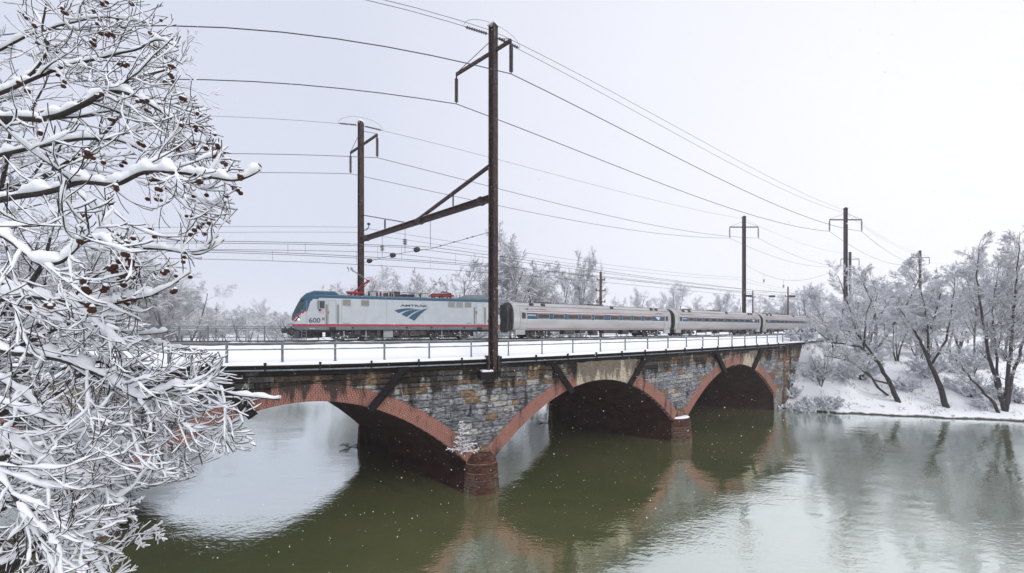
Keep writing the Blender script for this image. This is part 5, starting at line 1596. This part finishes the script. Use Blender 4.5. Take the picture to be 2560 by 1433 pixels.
mass += [(2040, 800, 13.5, 5, .8, "low frosted crown meeting the last coach"), (2110, 745, 12, 4, .8, "frosted crown between the far left flank and the tallest mast"), (2180, 700, 11, 1, 1.0, "paler frosted crown behind the tallest right-bank mast"),
         (2260, 700, 11, 4, 1.0, "paler frosted crown deep behind the first bank trees"), (2330, 720, 11, 5, 1.0, "paler frosted crown deep between the big bank trunks"), (2400, 700, 11, 1, .9, "paler upright frosted crown deep left of the edge cluster"),
         (2500, 650, 11.5, 0, .7, "tall upright frosted crown behind the edge cluster"), (2130, 880, 15.5, 5, .9, "lowest frosted crown over the white slope"), (2230, 880, 14.5, 4, 1.0, "low frosted crown between the first trunk and the second"),
         (2350, 900, 14, 5, 1.0, "low frosted crown just behind the second big trunk"), (2480, 880, 14.5, 4, 1.0, "low frosted crown just behind the edge cluster"), (2560, 860, 15, 5, .9, "low frosted crown cut by the right edge"), (2290, 790, 13, 5, 1.1, "mid-height frosted crown left of the pale forked tree")]
for (x, y, s, k, w_, lab) in mass: put_tree(k, x, y, s, lab, G5, r2.uniform(0, 6), w_)
# shrubs at the foot of the slope and creepers on the wing wall
t = Tree(71)
ss_ = spec(1, 1, c=(6, 6, 5, 3)); 
for k in range(14):
    a = t.r.uniform(0, 6.28); t.branch(Vector((t.r.uniform(-.4, .4), t.r.uniform(-.4, .4), 0)), Vector((math.cos(a) * 1.2, math.sin(a) * 1.2, 1)), 1.5, .03, 1, ss_)
for k in range(3): t.seg.append((Vector((0, 0, -.2)), Vector((.1 * k, .1, .5)), .05, .03, 0))
shr = make_tree(t, "shrub", "x", None, M['bark'], .045, 1.35, 5, cat="shrub")
def put_shrub(first, X, Y, sc, label, rz, zb=None, sx=1.0):
    o = shr if first else copy_tree(shr)
    o.location = (X, Y, (gz(X, Y) if zb is None else zb) - .1); o.scale = (sc * sx, sc, sc); o.rotation_euler = (0, 0, rz)
    tag(o, label, "shrub", "snow-covered shrubs along the right bank"); return o
sh = [(1975, 51.2, 1.25, "rounded snowy shrub at the bridge end by the water"), (2010, 50.6, 1.3, "second rounded snowy shrub from the bridge by the water"), (2050, 50.3, 1.3, "third rounded snowy shrub from the bridge by the water"), (2085, 50.2, 1.1, "last shrub of the waterside row near the bridge"),
      (2045, 53.5, 1.4, "snowy shrub halfway up the white slope"), (2110, 53, 1.5, "snowy shrub on the slope above the waterside row"), (2000, 58, 1.6, "snowy shrub beside the wing wall top"), (2150, 56, 1.8, "broad snowy shrub under the leaning tree crown"), (2270, 52, 1.3, "low snowy shrub between the two big bank trunks"),
      (2430, 50, 1.7, "snowy shrub left of the right edge cluster"), (2460, 47.5, 1.0, "small snowy shrub by the water near the crooked trunk"), (2540, 48.5, 1.6, "snowy shrub at the foot of the right edge cluster"), (2320, 55, 2.0, "snowy thicket shrub behind the second big bank trunk"), (2400, 56, 2.2, "snowy thicket shrub deep between the right bank trees")]
for i, (x, Y, sc, lab) in enumerate(sh): put_shrub(i == 0, (x - 1280) * Y / 900, Y, sc, lab, i * 1.7)
# creeper on the abutment
cr = W(79.5, 32.0, 0)
for k, (zz, sc, lab) in enumerate(((5.6, .9, "snowy creeper high on the wing wall"), (3.6, 1.0, "snowy creeper half way down the wing wall"), (1.6, 1.1, "snowy creeper at the foot of the wing wall"))):
    p = W(79.2 - k * .5, 32.2, 0); o = put_shrub(False, p.x, p.y, sc, lab, k * 2.0, zz, .7); o["group"] = "snowy creepers on the wing wall"; o["category"] = "creeper"

ug = Tree(505); _r = ug.r
for k in range(420):
    Y = _r.uniform(46, 66); X = (_r.uniform(1960, 2600) - 1280) * Y / 900
    if float(river_sd(np.array([X]), np.array([Y]))[0]) < .4: continue
    z0 = gz(X, Y); hh = _r.uniform(.2, .9)
    for q in range(_r.choice([3, 4, 6])):
        d = Vector((_r.uniform(-.7, .7), _r.uniform(-.7, .7), 1)).normalized(); p_ = Vector((X + _r.uniform(-.3, .3), Y + _r.uniform(-.3, .3), z0 - .1)); m1_ = p_ + d * hh * .6
        d2 = (d + Vector((_r.uniform(-.6, .6), _r.uniform(-.6, .6), -.2))).normalized()
        ug.seg.append((p_, m1_, .014, .010, 1)); ug.seg.append((m1_, m1_ + d2 * hh * .5, .010, .006, 2))
V_, F_ = prisms(*seg_arrays(ug.seg), 3); o = bpy.data.objects.new("undergrowth", np_mesh("undergrowth", V_, F_, M['bark'])); COL.objects.link(o)
tag(o, "dead stalks and brush poking through the snow of the right bank", "undergrowth", kind="stuff")
# small snowy conifer growing out of the pier and debris at the far piers
t = Tree(81)
p0 = Vector((0, 0, 0)); 
for i in range(8): t.seg.append((Vector((0, 0, i * .3)), Vector((0, 0, i * .3 + .3)), .05 - i * .005, .045 - i * .005, 0))
cs_ = [None, dict(n=4, w=.08, up=.02, c=7, t0=.15, ang=(35, 60), lr=.45, rr=.6, rmin=.01), dict(n=2, w=.1, up=.0, c=2, t0=.3, ang=(30, 50), lr=.6, rr=.6, rmin=.008), dict(n=2, w=.1, up=0, c=0, t0=0, ang=(0, 1), lr=.5, rr=.5, rmin=.007)]
for i in range(34):
    z_ = .1 + 2.2 * (i / 34) ** 1.15; a = i * 2.4
    t.branch(Vector((0, 0, z_)), Vector((math.cos(a), math.sin(a), .12)), (1.4 if z_ < .55 else .62 * (1 - z_ / 2.6) + .12) * t.r.uniform(.45, 1.25), .016, 1, cs_)
con = make_tree(t, "small_conifer", "little snow-covered conifer growing on the pier beside the brick arch", None, M['bark'], .02, 1.0, 5, drop=.25)
p = W(22.3, 31.9, 3.15); con.location = p; con.scale = (1, 1, .95)
MB().tube([p + Vector((0, 0, .05)), W(23.4, 32.95, 2.9)], [.05, .07], 6).build("root_stem", M['bark'], None)
o = bpy.data.objects["root_stem"]; o.parent = con; o.location = -p

def debris(u, v, label, seed):
    p = W(u, v, 0); t = Tree(seed)
    for k in range(4): t.branch(Vector((0, 0, .05)), Vector((t.r.uniform(-1, .4), t.r.uniform(-.6, .6), .25)), 1.7, .06, 1, ss_)
    t.seg.append((Vector((-.9, 0, .1)), Vector((.9, .1, .25)), .1, .07, 0))
    root = make_tree(t, "driftwood", label, None, M['bark'], .04, 1.3, 6, cat="driftwood"); root.location = p; root.scale = (.6, .6, .35)
debris(23.0, 51.6, "snowy driftwood caught at the far end of the near pier, under the left arch", 91)
debris(48.3, 51.6, "snowy driftwood caught at the far end of the next pier, under the middle arch", 92)

# ------------------------------------------------------------------ near sycamore, snow-laden branches with seed balls
rs = random.Random(2024)
BARK = {'v': [], 'f': [], 'n': 0}; SNOW = {'v': [], 'f': [], 'n': 0}; TRK = {'v': [], 'f': [], 'n': 0}
def poly_tube(store, pts, rads, n, flat=1.0):
    vs = []; k = len(pts); a_prev = None
    for i, p in enumerate(pts):
        d = (pts[min(i + 1, k - 1)] - pts[max(i - 1, 0)]).normalized()
        a = d.cross(Vector((0, 0, 1)))
        if a.length < .15: a = a_prev if a_prev is not None else d.cross(Vector((0, 1, 0)))
        a = a.normalized()
        if a_prev is not None and a.dot(a_prev) < 0: a = -a
        a_prev = a; b = a.cross(d).normalized()
        for j in range(n):
            t = 2 * PI * j / n; vs.append(p + (a * math.cos(t) + b * math.sin(t) * flat) * rads[i])
    o0 = store['n']
    store['v'] += [tuple(v) for v in vs]; store['n'] += len(vs)
    for i in range(k - 1):
        for j in range(n):
            j2 = (j + 1) % n; store['f'].append((o0 + i * n + j, o0 + i * n + j2, o0 + (i + 1) * n + j2, o0 + (i + 1) * n + j))
def right_edge(y):
    return float(np.interp(y, [-200, 0, 100, 160, 200, 300, 360, 400, 430, 480, 520, 600, 660, 700, 760, 840, 880, 930, 1000, 1040, 1120, 1150, 1200, 1235, 1300, 1350, 1400, 1500],
                              [330, 430, 470, 470, 500, 545, 580, 610, 645, 610, 615, 575, 525, 480, 400, 375, 590, 600, 715, 640, 670, 540, 500, 350, 355, 330, 330, 260]))
def proj(p): return (1280 + 900 * p.x / p.y, HZ - 900 * (p.z - CAMZ) / p.y)
balls = []
def snow_on(pts, rads, k, amp):
    P2 = []; R2 = []
    for i, p in enumerate(pts):
        d = (pts[min(i + 1, len(pts) - 1)] - pts[max(i - 1, 0)]).normalized(); hz = math.sqrt(max(0, 1 - d.z * d.z))
        lump = 1 + 1.1 * noise.noise(p * 9.0) + 1.1 * noise.noise(p * 27.0)
        r = (rads[i] * .7 + k) * max(.18, min(1, hz * 1.3 - .1)) * max(.12, lump) * amp
        P2.append(p + Vector((0, 0, rads[i] * .45 + r * .85))); R2.append(r)
    R2[-1] *= .5
    return P2, R2
def fg_branch(p, d, L, r, lev, snow=1.0, scale=1.0, marg=0.0):
    marg += abs(rs.gauss(0, 30))
    n = (10, 8, 6, 4)[lev]; step = L / n; pts = [p]; rads = [r]
    upt = (.02, .09, .15, .2)[lev]; w = (.12, .17, .19, .16)[lev]
    for i in range(n):
        t = i / n
        d = (d + rv(rs) * w * .58 + Vector((0, 0, upt * (t * 2.4 - .55)))).normalized()
        d.y *= .93
        p = p + d * step
        x, y = proj(p) if p.y > .8 else (9999, 0)
        if x > right_edge(y) - marg or p.y < 1.5: 
            if i < 2: return
            break
        pts.append(p); rads.append(max(.003 * scale, r * (1 - .75 * (i + 1) / n)))
    if len(pts) < 3: return
    if proj(pts[0])[0] < -260 and proj(pts[-1])[0] < -260: return
    poly_tube(BARK, pts, rads, 6 if lev < 1 else 4 if lev < 3 else 3)
    P2, R2 = snow_on(pts, rads, (.028, .0075, .004, .0022)[lev] * scale * rs.uniform(.5, 1.5), snow)
    poly_tube(SNOW, P2, R2, 7 if lev < 2 else 5 if lev < 3 else 4, 1.0 if lev else .9)
    if lev < 3:
        k = (6, 6, 4)[lev]
        for j in range(k):
            f = .15 + .85 * (j + rs.random()) / k; g = min(f * (len(pts) - 1), len(pts) - 1.001); i = int(g); q = pts[i].lerp(pts[i + 1], g - i)
            dd = (pts[i + 1] - pts[i]).normalized(); side = dd.cross(rv(rs)).normalized(); a = math.radians(rs.uniform(28, 65))
            nd = dd * math.cos(a) + side * math.sin(a); nd.y *= .6; nd.z -= .05
            nd.x = nd.x + .15
            fg_branch(q, nd.normalized(), L * (.55, .55, .5)[lev] * rs.uniform(.6, 1.2), rads[i] * .6, lev + 1, snow, scale, marg * .6)
    if lev >= 2 and rs.random() < BALLP[0] and len(balls) < 4000: balls.append((pts[-1].copy(), pts[len(pts) // 2].copy()))
BALLP = [.14]
LIMBS = [  # (points x,y,depth), start radius, end radius, side branches, level, snow, ball chance
    ([(-420, 360, 3.6), (-150, 305, 3.4), (0, 296, 3.3), (120, 300, 3.2), (200, 268, 3.2), (255, 232, 3.2), (310, 229, 3.2), (377, 261, 3.2), (437, 301, 3.2), (480, 362, 3.2), (512, 440, 3.2)], .042, .008, 15, 1, 1.0, .3),
    ([(-400, 520, 2.9), (-120, 520, 2.8), (0, 502, 2.75), (120, 480, 2.7), (200, 455, 2.7), (290, 462, 2.7), (355, 430, 2.7), (450, 432, 2.7), (540, 445, 2.7), (590, 455, 2.7), (650, 425, 2.7)], .036, .008, 14, 1, 1.25, .25),
    ([(-400, 330, 3.9), (-100, 270, 3.8), (20, 228, 3.7), (90, 195, 3.7), (160, 168, 3.7), (230, 150, 3.7), (330, 130, 3.7), (395, 95, 3.7), (445, 120, 3.7)], .03, .006, 13, 1, 1.1, .3),
    ([(-300, 400, 3.9), (-50, 260, 3.9), (80, 190, 3.9), (122, 125, 3.9), (105, 70, 3.9), (118, 0, 3.9), (110, -60, 3.9)], .022, .008, 9, 1, 1.0, .2),
    ([(-420, 640, 2.5), (-150, 580, 2.4), (-20, 575, 2.4), (40, 610, 2.4), (100, 668, 2.4), (160, 655, 2.4), (215, 600, 2.4), (290, 600, 2.4)], .028, .007, 10, 1, 1.35, .3),
    ([(-420, 760, 2.8), (-120, 790, 2.8), (0, 880, 2.8), (82, 889, 2.8), (153, 899, 2.8), (215, 920, 2.8), (266, 945, 2.8), (307, 975, 2.8), (358, 1001, 2.8), (400, 985, 2.8), (460, 958, 2.8), (540, 975, 2.8), (600, 990, 2.8), (700, 1000, 2.8)], .034, .006, 18, 1, 1.2, .08),
    ([(200, 915, 2.9), (262, 900, 2.9), (330, 985, 2.9), (372, 1020, 2.9), (420, 1050, 2.9), (490, 1078, 2.9), (560, 1085, 2.9), (640, 1115, 2.9)], .02, .005, 12, 1, 1.1, .05),
    ([(-300, 850, 3.2), (-80, 900, 3.1), (60, 985, 3.1), (130, 1050, 3.1), (220, 1090, 3.1), (320, 1120, 3.1), (420, 1110, 3.1)], .026, .006, 13, 1, 1.1, .1),
    ([(-300, 1000, 2.4), (-60, 1120, 2.4), (30, 1230, 2.4), (90, 1340, 2.4), (150, 1450, 2.4)], .02, .006, 11, 1, 1.2, .1),
    ([(-300, 940, 2.9), (-40, 990, 2.9), (120, 1050, 2.9), (240, 1115, 2.9), (345, 1208, 2.9)], .022, .006, 13, 1, 1.1, .1),
    ([(-300, 1010, 2.7), (-60, 1060, 2.7), (90, 1140, 2.7), (200, 1195, 2.7), (310, 1262, 2.7)], .02, .005, 13, 1, 1.2, .1),
    ([(-300, 1150, 2.6), (-40, 1190, 2.6), (80, 1260, 2.6), (180, 1330, 2.6), (250, 1420, 2.6)], .018, .005, 12, 1, 1.2, .1),
    ([(-400, 730, 2.7), (-100, 770, 2.7), (60, 740, 2.7), (150, 752, 2.7), (240, 765, 2.7), (320, 755, 2.7), (395, 735, 2.7)], .028, .008, 12, 1, 1.4, .2),
    ([(-400, 430, 3.4), (-50, 400, 3.4), (80, 370, 3.4), (200, 345, 3.4), (300, 350, 3.4), (400, 400, 3.4), (500, 505, 3.4), (575, 560, 3.4)], .03, .006, 15, 1, 1.1, .3),
    ([(-300, 300, 4.2), (-60, 160, 4.2), (60, 90, 4.2), (160, 60, 4.2), (260, 40, 4.2), (380, 60, 4.2)], .02, .006, 12, 1, .9, .12),
    ([(200, 480, 2.9), (260, 560, 2.9), (330, 620, 2.9), (420, 625, 2.9), (500, 640, 2.9), (560, 600, 2.9)], .018, .005, 10, 1, 1.1, .3),
    ([(-100, 690, 3.1), (60, 720, 3.1), (160, 790, 3.1), (260, 820, 3.1), (340, 840, 3.1), (420, 830, 3.1)], .022, .006, 13, 1, 1.1, .1),
]
def density_pass():
    for (pp, r0, r1, nb, lev, snow, bp) in LIMBS:
        BALLP[0] = bp
        pts0 = [at(x, y, Y) for (x, y, Y) in pp]; pts = []
        for i in range(len(pts0) - 1):
            for j in range(7):
                q = pts0[i].lerp(pts0[i + 1], j / 7)
                # smooth corners
                pts.append(q + rv(rs) * .006)
        pts.append(pts0[-1])
        for _ in range(4): pts = [pts[0]] + [(pts[i - 1] + pts[i] * 2 + pts[i + 1]) / 4 for i in range(1, len(pts) - 1)] + [pts[-1]]
        m = len(pts); rads = [(r0 + (r1 - r0) * i / (m - 1)) * .68 for i in range(m)]
        poly_tube(TRK, pts, rads, 8)
        P2, R2 = snow_on(pts, rads, .0165, snow * .9)
        poly_tube(SNOW, P2, R2, 8, .9)
        nq = int(nb * (1.3 if pp[3][1] > 850 else .95))
        for j in range(nq):
            f = .2 + .8 * ((j + rs.random()) / nq) ** .85; g = min(f * (m - 1), m - 1.001); i = int(g); q = pts[i].lerp(pts[i + 1], g - i)
            dd = (pts[i + 1] - pts[i]).normalized(); side = dd.cross(rv(rs)).normalized(); a = math.radians(rs.uniform(25, 75))
            nd = dd * math.cos(a) + side * math.sin(a); nd.y *= .7; nd.x += .2; nd.z -= .1
            fg_branch(q, nd.normalized(), rs.uniform(.3, .95) * pts0[0].y / 3, max(.005, rads[i] * .5), lev + (1 if j % 3 == 0 else 0), snow, 1.0)
density_pass()
syc = thing("sycamore_tree", at(-420, 500, 3.4), "near sycamore at the left, snow-laden drooping branches hung with brown seed balls", "tree")
off = np.array(tuple(syc.location))
tb = at(-430, 500, 3.4)
mb = MB(); mb.tube([Vector((tb.x - .6, tb.y + .3, -.5)), Vector((tb.x - .5, tb.y + .2, 5)), Vector((tb.x - .2, tb.y, 10)), Vector((tb.x, tb.y, 13)), Vector((tb.x + .1, tb.y, 16))], [.45, .4, .32, .24, .12], 14)
mb.build("trunk", M['bark_fg'], syc, True)
for (st_, nm, mt) in ((TRK, "limb", M['bark_fg']), (BARK, "twig", M['bark_fg']), (SNOW, "snow_cover", M['twig_snow'])):
    o = bpy.data.objects.new(nm if nm != "twig" else "crown", np_mesh(nm, np.array(st_['v']) - off, np.array(st_['f']), mt)); COL.objects.link(o); o.parent = syc
# seed balls
import bmesh
bm = bmesh.new(); bmesh.ops.create_icosphere(bm, subdivisions=2, radius=.0185)
for v in bm.verts: v.co *= 1 + rs.uniform(-.10, .08)
ballme = bpy.data.meshes.new("seed_ball"); bm.to_mesh(ballme); bm.free(); ballme.materials.append(M['seed'])
rs.shuffle(balls); balls.sort(key=lambda b: (proj(b[0])[1] > 760) * .5 + rs.random()); stalk = MB(); nball = 0; capm = MB()
for (e, mid) in balls:
    if nball >= 285: break
    x, y = proj(e)
    if not (-20 < x < 700 and -20 < y < 1200): continue
    for q in range(rs.choice([1, 1, 2, 3])):
        if nball >= 285: break
        b0 = e.lerp(mid, rs.random() * .7); ln = rs.uniform(.03, .07)
        p = b0 + Vector((rs.uniform(-.02, .02), rs.uniform(-.02, .02), -ln))
        o = bpy.data.objects.new("seed_ball", ballme); COL.objects.link(o); o.parent = syc; o.location = p - syc.location
        o.rotation_euler = (rs.random() * 3, rs.random() * 3, 0); f = rs.uniform(.7, 1.1); o.scale = (f, f, f)
        stalk.tube([b0, p + Vector((0, 0, .015))], .0016, 3, cap=False)
        capm.lathe(p + Vector((0, 0, .004)), (0, 0, 1), [(.006, .010), (.010, .013), (.018, .011), (.026, .004)], 7)
        nball += 1
tag(stalk.build("seed_stalks", M['bark_fg'], syc), kind="stuff"); tag(capm.build("seed_ball_snow", M['twig_snow'], syc, True), kind="stuff")

# second leafless tree behind it: finer, farther twigs
def back_tree(seed, x0, y0, Y, label, sc=1.0, lens=4.0, tilt=.6, n=10):
    t = Tree(seed); base = at(x0, y0, Y); base.z = 0.0
    sp_ = spec(1, 1, c=(1, 8, 7, 5)); sp_[1]['up'] = .09; sp_[1]['w'] = .1; sp_[2]['up'] = .06
    for q in sp_: q['rmin'] *= .45
    p = base.copy(); top = at(x0, y0, Y)
    m = 10
    for i in range(m): t.seg.append((base.lerp(top, i / m), base.lerp(top, (i + 1) / m), .3 - .012 * i, .3 - .012 * (i + 1), 0))
    for k in range(n):
        f = .55 + .5 * k / n; q = base.lerp(top, min(f, 1.0)); a = t.r.uniform(-.9, .9)
        d = Vector((math.cos(a) * tilt, math.sin(a) * tilt, t.r.uniform(.1, 1.0)))
        t.branch(q, d, lens * t.r.uniform(.7, 1.2), .085, 1, sp_)
    root = make_tree(t, "bare_tree", label, "trees behind the near sycamore", M['bark'], .012, 1.0, 8)
    for ch in root.children:
        me = ch.data; co = np.empty(len(me.vertices) * 3, np.float32); me.vertices.foreach_get("co", co)
        me.vertices.foreach_set("co", (co.reshape(-1, 3) - np.array(tuple(base))).astype(np.float32).ravel()); me.update()
    root.location = base
back_tree(301, -150, 330, 8.5, "bare tree behind the near sycamore, fine upright twigs at the upper left", lens=4.6, tilt=.6)
back_tree(303, -60, 1050, 6.5, "bare tree behind the near sycamore, closest of the three, low by the water", lens=2.1, tilt=1.3, n=12)
back_tree(302, -120, 900, 9.5, "bare tree behind the near sycamore, drooping thicket at the lower left", lens=3.3, tilt=1.3, n=14)

# ------------------------------------------------------------------ falling snow
r5 = np.random.RandomState(77); n = 13000
Yf = 5 + 50 * r5.rand(n) ** .8; xf = r5.uniform(-100, 2660, n); yf = r5.uniform(-60, 1433, n)
Zf = CAMZ - (yf - HZ) * Yf / 900; ok = Zf > .1
C = np.stack([(xf - 1280) * Yf / 900, Yf, Zf], -1)[ok]; rr = (r5.uniform(.004, .012, n))[ok] * (1 + C[:, 1] / 60)
dirs6 = np.array([(1, 0, 0), (-1, 0, 0), (0, 1, 0), (0, -1, 0), (0, 0, 1), (0, 0, -1)], float)
V = (C[:, None, :] + dirs6[None] * rr[:, None, None]).reshape(-1, 3)
ft = np.array([(0, 2, 4), (2, 1, 4), (1, 3, 4), (3, 0, 4), (2, 0, 5), (1, 2, 5), (3, 1, 5), (0, 3, 5)])
F_ = (ft[None] + (np.arange(len(C)) * 6)[:, None, None]).reshape(-1, 3)
o = bpy.data.objects.new("falling_snow", np_mesh("falling_snow", V, F_, M['twig_snow'])); COL.objects.link(o)
tag(o, "fine snowflakes drifting through the air over the river and bridge", "snowflakes", kind="stuff")

# ------------------------------------------------------------------ haze
hz = MB().box((0, 560, 37), (1900, 1300, 80)).build("haze", M['snow'])
hm = bpy.data.materials.new("haze_air"); hm.use_nodes = True; hn = hm.node_tree.nodes; hl_ = hm.node_tree.links; hn.clear()
ho = hn.new("ShaderNodeOutputMaterial"); pv = hn.new("ShaderNodeVolumePrincipled")
pv.inputs["Color"].default_value = (.93, .94, .97, 1); pv.inputs["Density"].default_value = .0006; pv.inputs["Anisotropy"].default_value = 0.2
hl_.new(pv.outputs[0], ho.inputs["Volume"]); hz.data.materials.clear(); hz.data.materials.append(hm)
tag(hz, "pale snowy haze filling the air", "haze", kind="stuff")
